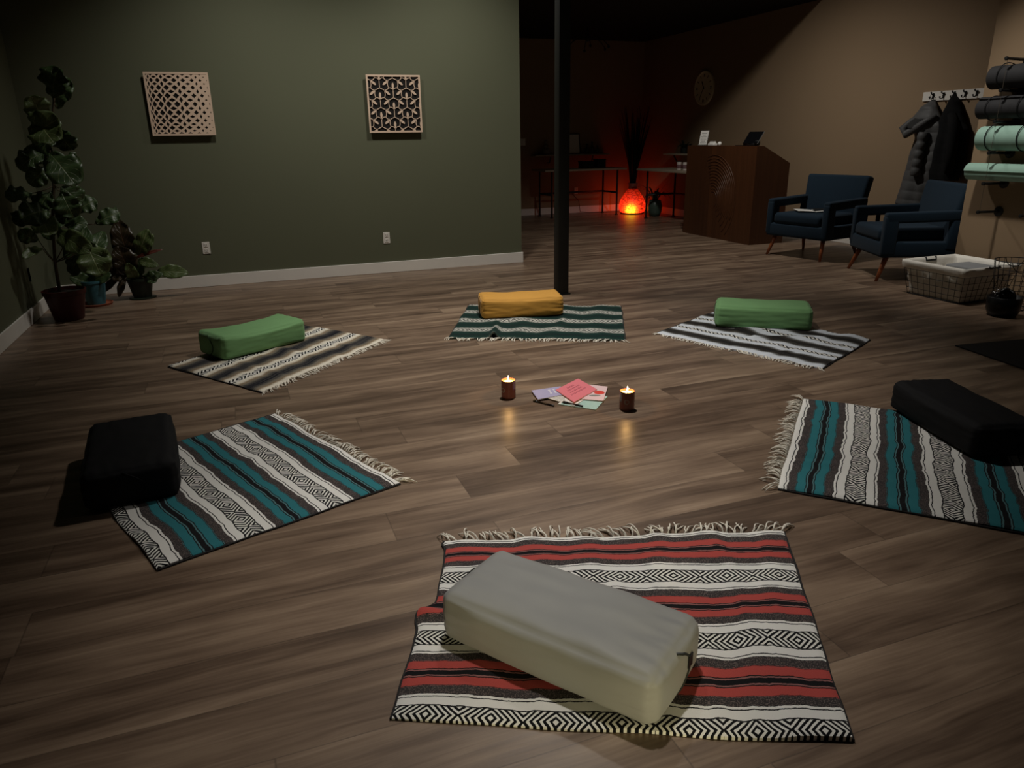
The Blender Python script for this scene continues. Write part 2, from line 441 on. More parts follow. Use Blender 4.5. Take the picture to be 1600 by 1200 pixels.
# ---------------------------------------------------------------- bolsters
def fabric(name, col, gloss=.75, sheen=.1): 
    m = NT(name); x, y, z = m.coord(); v = m.vec(x, y, z)
    n = m.noise(v, 5, 3); f = m.noise(v, 900, 2)
    d = tuple(c*.9 for c in col[:3])+(1,); l = tuple(min(1, c*1.08) for c in col[:3])+(1,)
    m.set(color=m.mix(n, d, l), rough=gloss, spec=.25, sheen=sheen); m.bump(f, .15, .001); return m.m
M['bol_grey'] = fabric('grey_bolster_cotton', srgb(158, 158, 155), .5)
M['bol_green'] = fabric('green_bolster_cotton', srgb(120, 166, 110))
M['bol_must'] = fabric('mustard_bolster_cotton', srgb(206, 152, 66))
M['bol_black'] = fabric('black_bolster_cotton', srgb(18, 18, 20), .8, 0)
M['black_label'] = plain('black_label', srgb(16, 18, 16), .6)
def darker(k, f=.35):
    return None
def bolster(label, mat, seam, cx, cy, yaw, L, Wd, Hh, seed, sag=.010, tagend=0, lift=.0138, puff=.012, wr=1.0):
    t = thing('yoga_bolster', label, 'bolster', (cx, cy, lift), yaw, 'rectangular bolsters on the striped blankets')
    h = Vector((L/2, Wd/2, Hh/2)); r = .030
    def shape(p):
        q = Vector([max(-h[i]+r, min(h[i]-r, p[i]*h[i])) for i in range(3)])
        d = Vector((p.x*h.x, p.y*h.y, p.z*h.z))-q
        if d.length > 1e-9:
            # cube corner region onto sphere
            q = q+d.normalized()*r if max(abs(d[0]), abs(d[1]), abs(d[2])) > 1e-6 else q
        x, y, z = p
        fx, fy, fz = 1-x*x, 1-y*y, 1-z*z
        if abs(z) > .999 and z > 0: q.z += puff*1.2*math.sqrt(max(0, fx*fy))*.8
        q.y += math.copysign(puff, y)*abs(y)**3*math.sqrt(max(0, fx*fz))
        q.x += math.copysign(puff*.9, x)*abs(x)**3*math.sqrt(max(0, fy*fz))
        if z > 0: q.z += sag*(x*x-.45)*z
        # creases that run in from the ends
        a = abs(x); e = max(0, a-.55)/.45
        n = noise.noise(Vector((x*2.2, y*7+seed, z*6)))
        q += Vector((0, math.copysign(1, y)*abs(y)**2, max(0, z)**2))*n*.0045*e*wr
        n2 = noise.noise(Vector((x*3+seed, y*3, z*3+seed*2)))
        q += Vector((0, math.copysign(1, y)*abs(y)**2, max(0, z)**2))*n2*.0035
        q.z += h.z
        if q.z < .0005: q.z = .0005
        return q
    m = MB(); ns = (64, 34, 22)
    for ax in range(3):
        for sg in (-1, 1):
            b, c = [i for i in range(3) if i != ax]
            def fn(u, v, ax=ax, sg=sg, b=b, c=c):
                p = Vector((0, 0, 0)); p[ax] = sg
                # cluster samples near the rims
                f = lambda w: math.sin((w-.5)*PI)*.0+(2*w-1)
                p[b] = f(u); p[c] = f(v); return shape(p)
            m.grid(fn, ns[b], ns[c])
    m.build('cushion', mat, t, smooth=True, weld=True)
    # end seams with the stitched-on carrying strap
    for sg in (-1, 1):
        pts = []
        for k in range(25):
            f = -1+2*k/24
            p = shape(Vector((sg, .62*math.cos(f*1.3)-.30 if sg*1 > 0 else -(.62*math.cos(f*1.3)-.30), f*.9)))
            pts.append(p+Vector((sg*.0015, 0, 0)))
        MB().tube(pts, .0028, 6).build('zip_seam', seam, t, smooth=True)
    for sz in (-.93, .93):
        pts = []
        for (x0, y0, x1, y1) in ((-1, -1, 1, -1),):
            pass
    if tagend:
        p = shape(Vector((tagend, .30*tagend, .1)))
        MB().box(-.0012, .0012, -.014, .014, -.018, .018, Matrix.Translation(p+Vector((tagend*.003, 0, 0)))).build('label_patch', 'black_label', t)
    return t
M['seam_dark'] = plain('dark_seam', srgb(44, 46, 42), .8)
M['seam_green'] = plain('green_seam', srgb(34, 62, 30), .8)
M['seam_must'] = plain('mustard_seam', srgb(58, 44, 24), .8)
bolster('large pale grey bolster lying diagonally on the red striped blanket', 'bol_grey', 'seam_dark', .712, 1.545, 2.195-PI, .655, .300, .150, 1.3, tagend=1, sag=.0, puff=.014)
bolster('bright green bolster on the tan and cream blanket, left of the mustard bolster', 'bol_green', 'seam_green', -.003, 5.252, .522, .640, .322, .152, 4.1, sag=.022)
bolster('mustard yellow bolster on the dark green blanket in front of the column', 'bol_must', 'seam_must', 2.069, 5.441, 2.924, .652, .315, .155, 7.7, sag=.014, wr=2)
bolster('bright green bolster on the white blanket, right of the mustard bolster', 'bol_green', 'seam_green', 3.603, 4.361, 2.521, .670, .322, .158, 2.9, sag=.006)
bolster('black bolster on the left end of the teal blanket by the left wall side', 'bol_black', 'bol_black', -.562, 3.294, 1.662, .645, .340, .150, 5.5, sag=.010, lift=.010)
bolster('black bolster across the teal blanket at the right edge of the picture', 'bol_black', 'bol_black', 3.108, 2.295, 1.285, .650, .305, .150, 6.2, sag=.006)

# ---------------------------------------------------------------- blankets
def blanket(label, mat, A, B, C, D, seed, edge=None, ridges=(), fr=.05, wr=.009, flat=None, ntas=58, curl=None):
    """A-B is the fringed edge, D-C the folded one. u runs A to B, v from the fringe to the fold."""
    A, B, C, D = map(Vector, (A, B, C, D)); o = (A+B+C+D)/4
    t = thing('striped_blanket', label, 'blanket', (o.x, o.y, 0), 0, 'folded woven blankets laid in a circle')
    Lu = ((B-A).length+(C-D).length)/2; Lv = ((D-A).length+(C-B).length)/2
    eu = (B-A).normalized(); ev = (D-A).normalized()
    def pos(u, v):
        p = A*(1-u)*(1-v)+B*u*(1-v)+C*u*v+D*(1-u)*v
        bd = min(1, 6*min(u, 1-u)); 
        # in-plane wobble
        n1 = noise.noise(Vector((u*4+seed, v*2.5, 0))); n2 = noise.noise(Vector((u*2, v*5+seed, 3)))
        p = p+ev*n1*.011+eu*n2*.009
        if edge: p = p+edge(u, v)
        if curl: p = p+curl(u, v)
        return p-o
    def hgt(u, v):
        z = .012
        n = noise.noise(Vector((u*Lu*7+seed*3, v*Lv*2.6, seed)))
        n2 = noise.noise(Vector((u*Lu*16, v*Lv*9+seed, 5)))
        w = wr*max(0, n+.12)*1.9 + n2*.0018
        for (u0, v0, u1, v1, hh, ww) in ridges:
            a = Vector((u0*Lu, v0*Lv)); b = Vector((u1*Lu, v1*Lv)); q = Vector((u*Lu, v*Lv)); d = b-a
            s = max(0, min(1, (q-a).dot(d)/d.length_squared)); dist = (q-(a+d*s)).length
            w += hh*math.exp(-(dist/ww)**2)*(1-.7*s)
        if flat:
            q = pos(u, v)+o; fx, fy, fa, fl, fw2 = flat
            dx, dy = q.x-fx, q.y-fy; lx = abs(dx*math.cos(fa)+dy*math.sin(fa))-fl/2; ly = abs(-dx*math.sin(fa)+dy*math.cos(fa))-fw2/2
            dd = max(lx, ly); k = max(0, min(1, dd/.05+.2)); w *= k
        e = min(u*Lu, (1-u)*Lu, v*Lv, (1-v)*Lv)
        z = z*min(1, .55+e/.012*.45)
        return z+w
    NU, NV = 150, 120
    vs = []; uvs = []; fs = []
    for j in range(NV+1):
        for i in range(NU+1):
            u, v = i/NU, j/NV; p = pos(u, v); vs.append((p.x, p.y, hgt(u, v))); uvs.append((u*Lu, v))
    w = NU+1
    for j in range(NV):
        for i in range(NU): a = j*w+i; fs.append((a, a+1, a+1+w, a+w))
    ring = [i for i in range(NU+1)]+[j*w+NU for j in range(1, NV+1)]+[NV*w+i for i in range(NU-1, -1, -1)]+[j*w for j in range(NV-1, 0, -1)]
    n0 = len(vs)
    for k in ring: vs.append((vs[k][0], vs[k][1], max(0.001, vs[k][2]-.0145))); uvs.append(uvs[k])
    for k in range(len(ring)):
        k2 = (k+1) % len(ring); fs.append((ring[k2], ring[k], n0+k, n0+k2))
    me = bpy.data.meshes.new('woven_cloth'); me.from_pydata(vs, [], fs)
    ul = me.uv_layers.new(name='UVMap')
    for lp in me.loops: ul.data[lp.index].uv = uvs[lp.vertex_index]
    for p in me.polygons: p.use_smooth = True
    me.set_sharp_from_angle(angle=math.radians(60))
    me.materials.append(M[mat]); c = bpy.data.objects.new('woven_cloth', me); COL.objects.link(c); c.parent = t
    # the under layer of the fold peeking out along the two side edges
    for uu in (0, 1):
        hm = MB(); pts = []
        for k in range(81):
            v = k/80; p = pos(uu, v); off = (eu if uu else -eu)*(.0035+.004*noise.noise(Vector((v*7, seed, uu))))
            pts.append((p.x+off.x, p.y+off.y, .0045+max(0, hgt(uu, v)-.014)))
        hm.tube(pts, .0038, 6)
        hm.build('side_hem', 'hem', t, smooth=True)
    # fringe: knotted tassels of two or three strands
    rnd = random.Random(int(seed*10)); fm = MB()
    for k in range(ntas):
        u = (k+.5+rnd.uniform(-.3, .3))/ntas; base = pos(u, 0); z = min(.012, hgt(u, 0))
        lean = noise.noise(Vector((u*6, seed, 9)))*1.6+rnd.uniform(-.6, .6)
        if u < .04: lean = -1.0
        if u > .96: lean = 1.0
        for s in range(rnd.choice((2, 2, 3))):
            ln = fr*rnd.uniform(.7, 1.15); d = (-ev+eu*(lean+rnd.uniform(-.35, .35))).normalized(); sd = eu*rnd.uniform(-.5, .5)
            arch = rnd.uniform(.002, .012)*(fr/.055)**2; pts = []
            for q in range(6):
                f = q/5; p = base+d*ln*f+sd*ln*.5*f*f+eu*.003*math.sin(f*7+s)
                pts.append((p.x, p.y, max(.0022, z*(1-f)+arch*math.sin(f*PI))))
            fm.tube(pts, [.0029, .0027, .0026, .0026, .0027, .0015], 5)
    fm.build('fringe', 'fringe', t, smooth=True)
    return t
def edge_front(u, v):   # the left side sits in, then steps out where the cloth is rucked
    k = (1-u)**3
    f = .033*min(1, v/.40)*(1-max(0, min(1, (v-.455)/.02)))
    bul = .02*math.exp(-((v-.52)/.05)**2)
    x = f-bul
    x += -.015*math.exp(-((v-.02)/.03)**2)
    return Vector((x*k, 0)) + Vector((.0, -.01))*math.sin(u*PI)*(v > .9)*(v-.9)*6
blanket('red, white and black striped blanket under the pale grey bolster, nearest the camera', 'blanket_red', (.560, 2.240), (1.716, 1.850), (1.213, 1.003), (.202, 1.480), 1.7, edge=edge_front,
        ridges=((0, .50, .42, .60, .020, .022), (.62, .02, .60, .30, .006, .03), (.50, .35, .60, .95, .008, .035), (.80, .1, .86, .9, .006, .03), (.30, .72, .34, 1.0, .010, .03), (.70, .72, .72, .98, .010, .03)),
        flat=(.712, 1.545, 2.195, .62, .26), fr=.08, ntas=46)
blanket('teal and white striped blanket under the black bolster on the left', 'blanket_teal', (.053, 3.836), (.499, 2.767), (-.411, 2.436), (-.80, 3.43), 2.3,
        ridges=((.3, .1, .5, .5, .006, .03), (.62, .1, .75, .55, .005, .03)), flat=(-.562, 3.294, 1.662, .62, .30), fr=.07, wr=.006)
blanket('teal and white striped blanket under the black bolster at the right edge', 'blanket_teal2', (1.926, 2.134), (2.760, 2.941), (3.424, 2.235), (2.590, 1.428), 3.9,
        ridges=((.25, .05, .35, .8, .006, .03),), flat=(3.108, 2.295, 1.285, .62, .27), fr=.075, wr=.006)
blanket('tan, cream and black striped blanket with diamond bands, far left', 'blanket_tan', (.004, 4.235), (.877, 5.086), (.326, 5.862), (-.547, 5.011), 5.2,
        ridges=((.2, .0, .25, 1.0, .012, .04), (.5, .1, .55, .9, .012, .045), (.78, .1, .75, .9, .010, .04)), flat=(-.003, 5.252, .522, .6, .29), fr=.05)
blanket('dark green and white striped blanket at the top of the circle by the column', 'blanket_green', (1.320, 4.950), (2.460, 4.390), (2.950, 5.356), (1.790, 5.953), 6.6,
        ridges=((.26, -.02, .24, .45, .045, .028), (.62, .3, .66, .9, .012, .03)), flat=(2.069, 5.441, 2.924, .6, .28), fr=.055)
blanket('white and black striped blanket under the green bolster on the right', 'blanket_white', (2.760, 4.470), (3.238, 3.330), (4.021, 3.722), (3.540, 4.870), 7.4,
        ridges=((.5, .4, .8, .75, .022, .035), (.35, .5, .75, 1.0, .022, .04), (.7, .05, .9, .6, .012, .04)), flat=(3.603, 4.361, 2.521, .6, .29), fr=.045)

# ---------------------------------------------------------------- candles
M['amber_glass'] = plain('dark_amber_candle_jar', srgb(128, 66, 54), .22, .05, spec=.6)
def mat_wax():
    m = NT('glowing_wax'); m.set(color=srgb(240, 200, 120), emit=(1, .66, .16, 1), es=7.0, rough=.4); return m.m
M['wax'] = mat_wax()
M['flame'] = emissive('candle_flame', (1, .72, .34, 1), 30)
M['wick'] = plain('black_wick', srgb(20, 18, 16), .9)
M['emblem'] = plain('pale_emblem_print', srgb(150, 130, 120), .5)
def candle(loc, rz, label):
    t = thing('candle', label, 'candle', loc, rz, 'lit jar candles in the circle')
    R0, HH = .040, .101
    MB().lathe([(0, .0), (R0-.004, .0), (R0, .004), (R0, HH), (R0-.0016, HH+.0008), (R0-.003, HH), (R0-.003, .084), (0, .084)], 40).build('jar', 'amber_glass', t, angle=40)
    MB().lathe([(0, .0845), (R0-.0035, .0845), (R0-.0035, .088), (.02, .0865), (0, .086)], 32).build('wax', 'wax', t, smooth=True)
    MB().tube([(0, 0, .085), (.001, 0, .092), (.0015, 0, .098)], .0009, 6).build('wick', 'wick', t)
    MB().lathe([(0, .096), (.0026, .098), (.0045, .103), (.0042, .110), (.0024, .118), (.0008, .125), (0, .128)], 12).build('flame', 'flame', t, smooth=True)
    # round print with a crescent in it
    e = MB(); n = 40
    def onjar(a, b): th = a/(R0+.0006)-PI/2; return ((R0+.0006)*math.cos(th), (R0+.0006)*math.sin(th), .05+b)
    vs = []; fs = []
    for k in range(n):
        a = 2*PI*k/n; ro = .0145; ri = .0085; ox = .0035
        vs.append(onjar(ro*math.cos(a), ro*math.sin(a))); vs.append(onjar(ox*.6+ri*math.cos(a), .001+ri*math.sin(a)))
    for k in range(n): a = 2*k; b = 2*((k+1) % n); fs.append((a, b, b+1, a+1))
    e.add(vs, fs)
    e.build('emblem', 'emblem', t)
    l = bpy.data.lights.new('flame_light', 'POINT'); l.energy = .5; l.color = (1, .55, .18); l.shadow_soft_size = .006
    o = bpy.data.objects.new('flame_light', l); COL.objects.link(o); o.parent = t; o.location = (0, 0, .135)
    return t
candle((1.297, 3.612, .0005), -1.2, 'lit candle in a dark jar, on the floor left of the booklets')
candle((1.815, 3.195, .0005), -.55, 'lit candle in a dark jar with a round crescent mark, right of the booklets')

# ---------------------------------------------------------------- booklets and pens
M['paper'] = plain('white_paper', srgb(232, 226, 218), .7, .03)
M['pink'] = plain('pink_cover', srgb(236, 130, 140), .5, .03)
M['lilac'] = plain('lilac_cover', srgb(176, 172, 208), .5, .04)
M['mint'] = plain('mint_cover', srgb(172, 206, 198), .5, .12, 60)
M['palepink'] = plain('pale_pink_cover', srgb(236, 206, 208), .5, .03)
M['redprint'] = plain('red_print', srgb(222, 70, 58), .5, .1)
M['greyprint'] = plain('grey_print', srgb(140, 140, 136), .5, .1)
M['darkpink'] = plain('dark_rose_print', srgb(160, 66, 84), .6, .1)
M['whiteprint'] = plain('white_print', srgb(222, 220, 232), .5, .02)
def booklet(px, label, mat, z, th):
    P = [onz(x, y, z+th) for x, y in px]; c = sum(P, Vector())/4
    # square the quad: direction of the long side
    t = thing('booklet', label, 'booklet', (c.x, c.y, z), 0, 'booklets in the middle of the circle')
    Q = [(p.x-c.x, p.y-c.y) for p in P]
    MB().prism([(a*.985, b*.985) for a, b in Q], .0006, th-.0006, Matrix()).build('pages', 'paper', t)
    MB().prism(Q, th-.0006, th, Matrix()).prism(Q, 0, .0006, Matrix()).build('cover', mat, t)
    e1 = Vector(Q[1])-Vector(Q[0]); e2 = Vector(Q[3])-Vector(Q[0])
    def at(a, b): p = Vector(Q[0])+e1*a+e2*b; return p
    return t, at, th
def ink(t, at, th, boxes, mat, name='print'):
    m = MB()
    for (a0, a1, b0, b1) in boxes:
        q = [at(a0, b0), at(a1, b0), at(a1, b1), at(a0, b1)]; m.prism([(p.x, p.y) for p in q], th, th+.0004, Matrix())
    m.build(name, mat, t)
t, at, th = booklet([(872, 631), (931, 640), (949.5, 619), (890, 612)], 'mint green booklet lying lowest in the pile, under the pens', 'mint', .0005, .005)
ink(t, at, th, [(.0, 1, .93, 1), (.0, .06, 0, .93)], 'paper', 'white_border')
t, at, th = booklet([(856, 622), (898, 634), (915, 622), (872, 611)], 'white open pamphlet peeking out between the lilac and mint booklets', 'paper', .0058, .003)
ink(t, at, th, [(.1, .5, .1+.13*i, .14+.13*i) for i in range(5)], 'greyprint')
t, at, th = booklet([(895, 622), (943, 626), (949.5, 604), (912, 600)], 'pale pink booklet with a red round picture, half under the bright pink one', 'palepink', .0090, .004)
m = MB(); c = at(.70, .50)
m.lathe([(0, 0), (.030, 0), (.030, .0005), (0, .0005)], 24, c=(c.x, c.y, th)); m.build('round_picture', 'redprint', t)
c = at(.62, .28); m = MB(); m.lathe([(0, 0), (.026, 0), (.026, .0004), (0, .0004)], 20, c=(0, 0, 0), T=Matrix.Translation((c.x, c.y, th)) @ Matrix.Rotation(-.4, 4, 'Z') @ Matrix.Diagonal((1.3, .5, 1, 1))); m.build('grey_picture', 'greyprint', t)
t, at, th = booklet([(840.5, 624), (880, 616.5), (876, 603.5), (830.5, 610)], 'lilac booklet with a white mark, leftmost of the pile', 'lilac', .0090, .004)
ink(t, at, th, [(.58, .66, .30, .42), (.60, .64, .42, .66), (.58, .68, .66, .74), (.76, .84, .30, .42), (.78, .82, .42, .66), (.76, .86, .66, .74)], 'whiteprint')
t, at, th = booklet([(868, 609), (897, 628), (933, 608), (903, 591.5)], 'bright pink booklet with dark lettering on top of the pile', 'pink', .0140, .004)
rnd = random.Random(5); bx = []
for r_, (a, w) in enumerate(((.34, .30), (.22, .52), (.24, .5), (.20, .62))):
    p = .18+(1-w)*.0; b0 = .28+.0
    x = .5-w/2
    while x < .5+w/2:
        l = rnd.uniform(.02, .045); y = .76-.14*r_
        bx.append((y, y+.07, x, x+l*.45)); bx.append((y, y+.02, x, x+l)); x += l+.022
def at2(a, b, at=at): return at(1-a, b)
ink(t, at2, th, bx, 'darkpink', 'lettering')
M['pen'] = plain('black_pen_plastic', srgb(22, 20, 20), .35)
def pen(pa, pb, z, label, z2=None):
    a = onz(*pa, z); b = onz(*pb, z2 if z2 else z); t = thing('pen', label, 'pen', tuple(a), 0, 'black pens by the booklets'); d = b-a
    MB().tube([d*.0, d*.02, d*.72], [.0035, .0048, .0048], 10).build('barrel', 'pen', t, smooth=True)
    MB().tube([d*.72, d*.98, d], [.0058, .0055, .003], 10).build('cap', 'pen', t, smooth=True)
    s = Vector((0, 0, .007)); MB().tube([d*.98+s*.7, d*.90+s, d*.75+s*.8], .0014, 6).build('clip', 'pen', t, smooth=True)
pen((866, 634), (833, 626), .0055, 'black pen on the bare floor left of the other pen')
pen((911, 634.5), (879, 628), .0115, 'black pen lying on the mint booklet')

# ---------------------------------------------------------------- black mat on the floor at the right
M['black_mat'] = plain('black_rubber_mat', srgb(20, 20, 20), .85, .1, 60, bump=.3)
P = [(4.416, 3.388), (4.334, 2.852), (4.24, 2.30), (5.95, 2.10), (5.98, 3.20)]
P = [(4.416, 3.388), (4.300, 2.62), (5.95, 2.40), (6.05, 3.17)]
m = MB(); bm_ = [(x-5.1, y-2.9) for x, y in P]
m.prism(bm_, 0.0005, .009, Matrix())
o = m.build('floor_mat', 'black_mat'); o.location = (5.1, 2.9, 0)
tag(o, 'flat black mat on the floor at the right edge behind the black bolster', 'mat')

# ---------------------------------------------------------------- reception desk
def mat_walnut(name, c0, c1, ax=1):
    m = NT(name); c = m.coord(); h = c[0]+c[1]
    b = (h/.105).floor(); t1 = m.white(b, 2.2); g = m.noise(m.vec(h*34+t1*9, c[2]*1.1, t1*5), 1, 4, .6, .6)
    m.set(color=m.mix(g*.8+t1*.4-.15, c0, c1), rough=.42, spec=.4); m.bump(g, .1, .002); return m.m
M['walnut'] = mat_walnut('walnut_veneer', srgb(50, 29, 17), srgb(92, 56, 32))
DX, DY0, DY1, DZ = 6.19, 7.88, 9.42, 1.228
desk = thing('reception_desk', 'tall walnut reception desk with carved arcs on its front', 'desk', (DX, DY0, 0))
prof = [(.024, .0), (.024, DZ), (.10, DZ), (.53, 1.012), (.53, 0)]
def xz(y): return Matrix(((1, 0, 0, 0), (0, 0, 1, y), (0, 1, 0, 0), (0, 0, 0, 1)))
for y in (0, DY1-DY0-.024): MB().prism(prof, 0, .024, xz(y)).build('side_panel', 'walnut', desk)
MB().box(0, .0235, 0, DY1-DY0, .0, DZ).build('front_panel', 'walnut', desk)
MB().box(.0245, .11, .0245, DY1-DY0-.0245, DZ-.03, DZ).build('ledge', 'walnut', desk)
MB().box(.0245, .52, .0245, DY1-DY0-.0245, .74, .77).build('desktop', 'walnut', desk)
m = MB()
cy, cz = .86, .52
for i in range(13):
    R_ = .10+i*.036; pts = []
    a0, a1 = (-.25*PI+.03*i, .62*PI) if i % 2 else (-.3*PI, .60*PI)
    for k in range(37):
        a = a0+(a1-a0)*k/36; y = cy-R_*math.cos(a)*.95; z = cz+R_*math.sin(a)*1.1
        if .03 < y < DY1-DY0-.03 and .05 < z < DZ-.04: pts.append((-.001, y, z))
    if len(pts) > 3: m.tube(pts, .0055, 6)
m.build('carved_arcs', 'walnut', desk, smooth=True)

M['sign_white'] = plain('sign_paper_white', srgb(232, 230, 224), .5, .02)
M['acrylic'] = plain('grey_acrylic_edge', srgb(120, 120, 116), .2)
t = thing('sign_holder', 'small white printed sign in a clear stand on the reception desk', 'sign', (6.24, 9.13, DZ), 0)
Tt = Matrix.Rotation(-.28, 4, 'Y') @ Matrix.Rotation(0, 4, 'Z')
T0 = Matrix.Translation((0, 0, .004)) @ Matrix.Rotation(-PI/2+.25, 4, 'Z')
MB().box(-.075, .075, -.002, .002, 0, .20, T0 @ Matrix.Rotation(-.2, 4, 'X')).build('stand', 'acrylic', t)
MB().box(-.069, .069, -.0035, -.0025, .008, .192, T0 @ Matrix.Rotation(-.2, 4, 'X')).build('sheet', 'sign_white', t)
m = MB()
for i in range(7):
    w = (.05, .036, .05, .044, .05, .03, .046)[i]; m.box(-w, w, -.0042, -.0037, .03+i*.021, .036+i*.021, T0 @ Matrix.Rotation(-.2, 4, 'X'))
m.build('printed_lines', 'greyprint', t)
MB().box(-.06, .06, -.03, .03, 0, .004, T0).build('foot', 'acrylic', t)
t = thing('card_tray', 'small white tray of cards beside the sign on the reception desk', 'tray', (6.245, 8.90, DZ))
MB().rbox((.07, .13, .03), .006, Matrix.Translation((0, 0, .0155))).build('tray', 'sign_white', t)
MB().box(-.02, .02, -.045, .045, .031, .055).build('cards', 'sign_white', t)
tag(MB().lathe([(0, 0), (.02, 0), (.026, .02), (.02, .045), (.008, .05), (0, .05)], 20).build('small_cup', 'sign_white', smooth=True), 'tiny round white dish beside the card tray on the desk', 'dish').location = (6.245, 8.74, DZ+.0005)
M['tablet'] = plain('black_tablet_glass', srgb(12, 12, 14), .25)
t = thing('tablet_stand', 'black tablet tilted on a dark stand at the near end of the desk', 'tablet', (6.25, 8.09, DZ))
T1 = Matrix.Translation((.0, .0, .05)) @ Matrix.Rotation(-PI/2+.1, 4, 'Z') @ Matrix.Rotation(-.62, 4, 'X')
MB().rbox((.25, .009, .175), .004, T1 @ Matrix.Translation((0, 0, .06))).build('tablet', 'tablet', t)
MB().rbox((.256, .004, .181), .002, T1 @ Matrix.Translation((0, .007, .06))).build('case_back', 'acrylic', t)
MB().rbox((.09, .22, .035), .012, Matrix.Translation((.03, .03, .0185))).rbox((.05, .07, .07), .02, Matrix.Translation((.03, -.09, .036))).build('stand_base', 'black_metal', t)
MB().rbox((.07, .12, .008), .003, Matrix.Translation((0, .21, .0045))).build('card_reader', 'tablet', t)

# ---------------------------------------------------------------- console tables, shelves and what stands on them
M['ash'] = plain('pale_ash_tabletop', srgb(176, 162, 140), .5, .12, 14)
def console(label, x0, x1, y0, y1, z, legs, side_pairs, longbar):
    t = thing('console_table', label, 'table', ((x0+x1)/2, (y0+y1)/2, 0)); o = Vector(((x0+x1)/2, (y0+y1)/2, 0))
    MB().rbox((x1-x0, y1-y0, .03), .003, Matrix.Translation((0, 0, z+.015))).build('table_top', 'ash', t)
    for (x, y) in legs:
        MB().lathe([(.03, 0), (.03, .012), (.017, .014), (.017, z)], 14, c=(x-o.x, y-o.y, 0)).build('leg', 'black_metal', t, angle=40)
    for a, b in side_pairs+longbar:
        MB().tube([(a[0]-o.x, a[1]-o.y, .40), (b[0]-o.x, b[1]-o.y, .40)], .017, 12).build('stretcher', 'black_metal', t, smooth=True)
LA = [(5.20, 12.60), (5.25, 12.16), (6.48, 12.60), (6.54, 12.16)]
console('narrow console table with pipe legs against the dark reception wall', 5.08, 6.68, 12.06, 12.70, .80, LA, [(LA[0], LA[1]), (LA[2], LA[3])], [(LA[0], LA[2])])
LB = [(6.70, 11.37), (7.26, 11.38), (6.74, 10.02), (7.26, 10.02)]
console('console table with pipe legs between the glowing vase and the desk', 6.62, 7.33, 9.84, 11.62, .80, LB, [(LB[0], LB[1]), (LB[2], LB[3])], [(LB[1], LB[3])])
def shelf(label, x0, x1, y0, y1, z, br):
    t = thing('wall_shelf', label, 'shelf', ((x0+x1)/2, (y0+y1)/2, z)); o = Vector(((x0+x1)/2, (y0+y1)/2, z))
    MB().rbox((x1-x0, y1-y0, .026), .003, Matrix.Translation((0, 0, .013))).build('board', 'ash', t)
    for p in br:
        MB().tube([Vector(q)-o for q in p], .012, 8).build('bracket', 'black_metal', t, smooth=True)
shelf('long shelf on the dark reception wall above the narrow console table', 5.13, 6.62, 12.62, YF-.004, 1.045, [[(5.45, 12.84, .93), (5.45, 12.74, .93), (5.45, 12.68, 1.035)], [(6.3, 12.84, .93), (6.3, 12.74, .93), (6.3, 12.68, 1.035)]])
shelf('short shelf on the right reception wall over the console table behind the desk', 7.16, XR-.004, 10.50, 11.66, 1.045, [[(7.38, 11.4, .93), (7.29, 11.4, .93), (7.22, 11.4, 1.035)], [(7.38, 10.7, .93), (7.29, 10.7, .93), (7.22, 10.7, 1.035)]])
M['clay'] = plain('grey_stone', srgb(120, 112, 98), .8, .2, 12)
m = MB()
o = ony(853, 243, 12.74)
m.rbox((.13, .10, .11), .03, Matrix.Translation((0, 0, .056)))
m.lathe([(0, .11), (.035, .115), (.045, .15), (.03, .18), (.012, .185), (.022, .20), (.026, .225), (.016, .25), (0, .255)], 16)
q = m.build('stone_figure', 'clay', smooth=True); q.location = (o.x, 12.74, 1.0715); tag(q, 'small grey seated stone figure at the left end of the long shelf', 'figurine')
t = thing('picture_frame', 'framed pale print with black border leaning on the long shelf', 'picture', (5.93, 12.76, 1.0715))
Tf = Matrix.Rotation(-.16, 4, 'X'); m = MB()
m.box(-.15, .15, -.008, .008, 0, .015, Tf).box(-.15, .15, -.008, .008, .345, .36, Tf).box(-.15, -.135, -.008, .008, .015, .345, Tf).box(.135, .15, -.008, .008, .015, .345, Tf).build('frame', 'black_metal', t)
MB().box(-.135, .135, -.002, .004, .015, .345, Tf).build('print', 'sign_white', t)
M['smoke_glass'] = plain('smoky_bottle_glass', srgb(74, 66, 54), .3, .2)
for i, (dx, h, lab) in enumerate(((0, .15, 'shorter smoky bottle on the long shelf, next to the framed print'), (.11, .19, 'tallest smoky bottle on the long shelf right of the framed print'), (.22, .12, 'smallest smoky bottle at the right end of the long shelf'))):
    t = thing('bottle', lab, 'bottle', (6.20+dx, 12.74, 1.0715), 0, 'bottles on the long shelf')
    MB().lathe([(0, 0), (.036, 0), (.038, .01), (.038, h*.6), (.014, h*.75), (.014, h), (0, h)], 18).build('glass', 'smoke_glass', t, angle=50)
    MB().lathe([(0, h), (.016, h), (.016, h+.02), (0, h+.02)], 12).build('stopper', 'black_metal', t)
M['dark_box'] = plain('dark_card_box', srgb(38, 34, 30), .7)
for i, (x, w, h, lab) in enumerate(((6.05, .22, .10, 'dark box under the long shelf, left of the smaller dark box'), (6.32, .16, .13, 'taller dark box at the right end of the narrow console table'))):
    t = thing('storage_box', lab, 'box', (x, 12.45, .8305), 0, 'dark boxes on the narrow console table')
    MB().rbox((w, .2, h), .006, Matrix.Translation((0, 0, h/2))).build('body', 'dark_box', t)
    MB().rbox((w+.01, .21, .02), .004, Matrix.Translation((0, 0, h+.0105))).build('lid', 'dark_box', t)
M['cup'] = plain('white_tin', srgb(222, 212, 204), .45, .04); M['mauve'] = plain('mauve_label', srgb(122, 92, 96), .6, .3, 40)
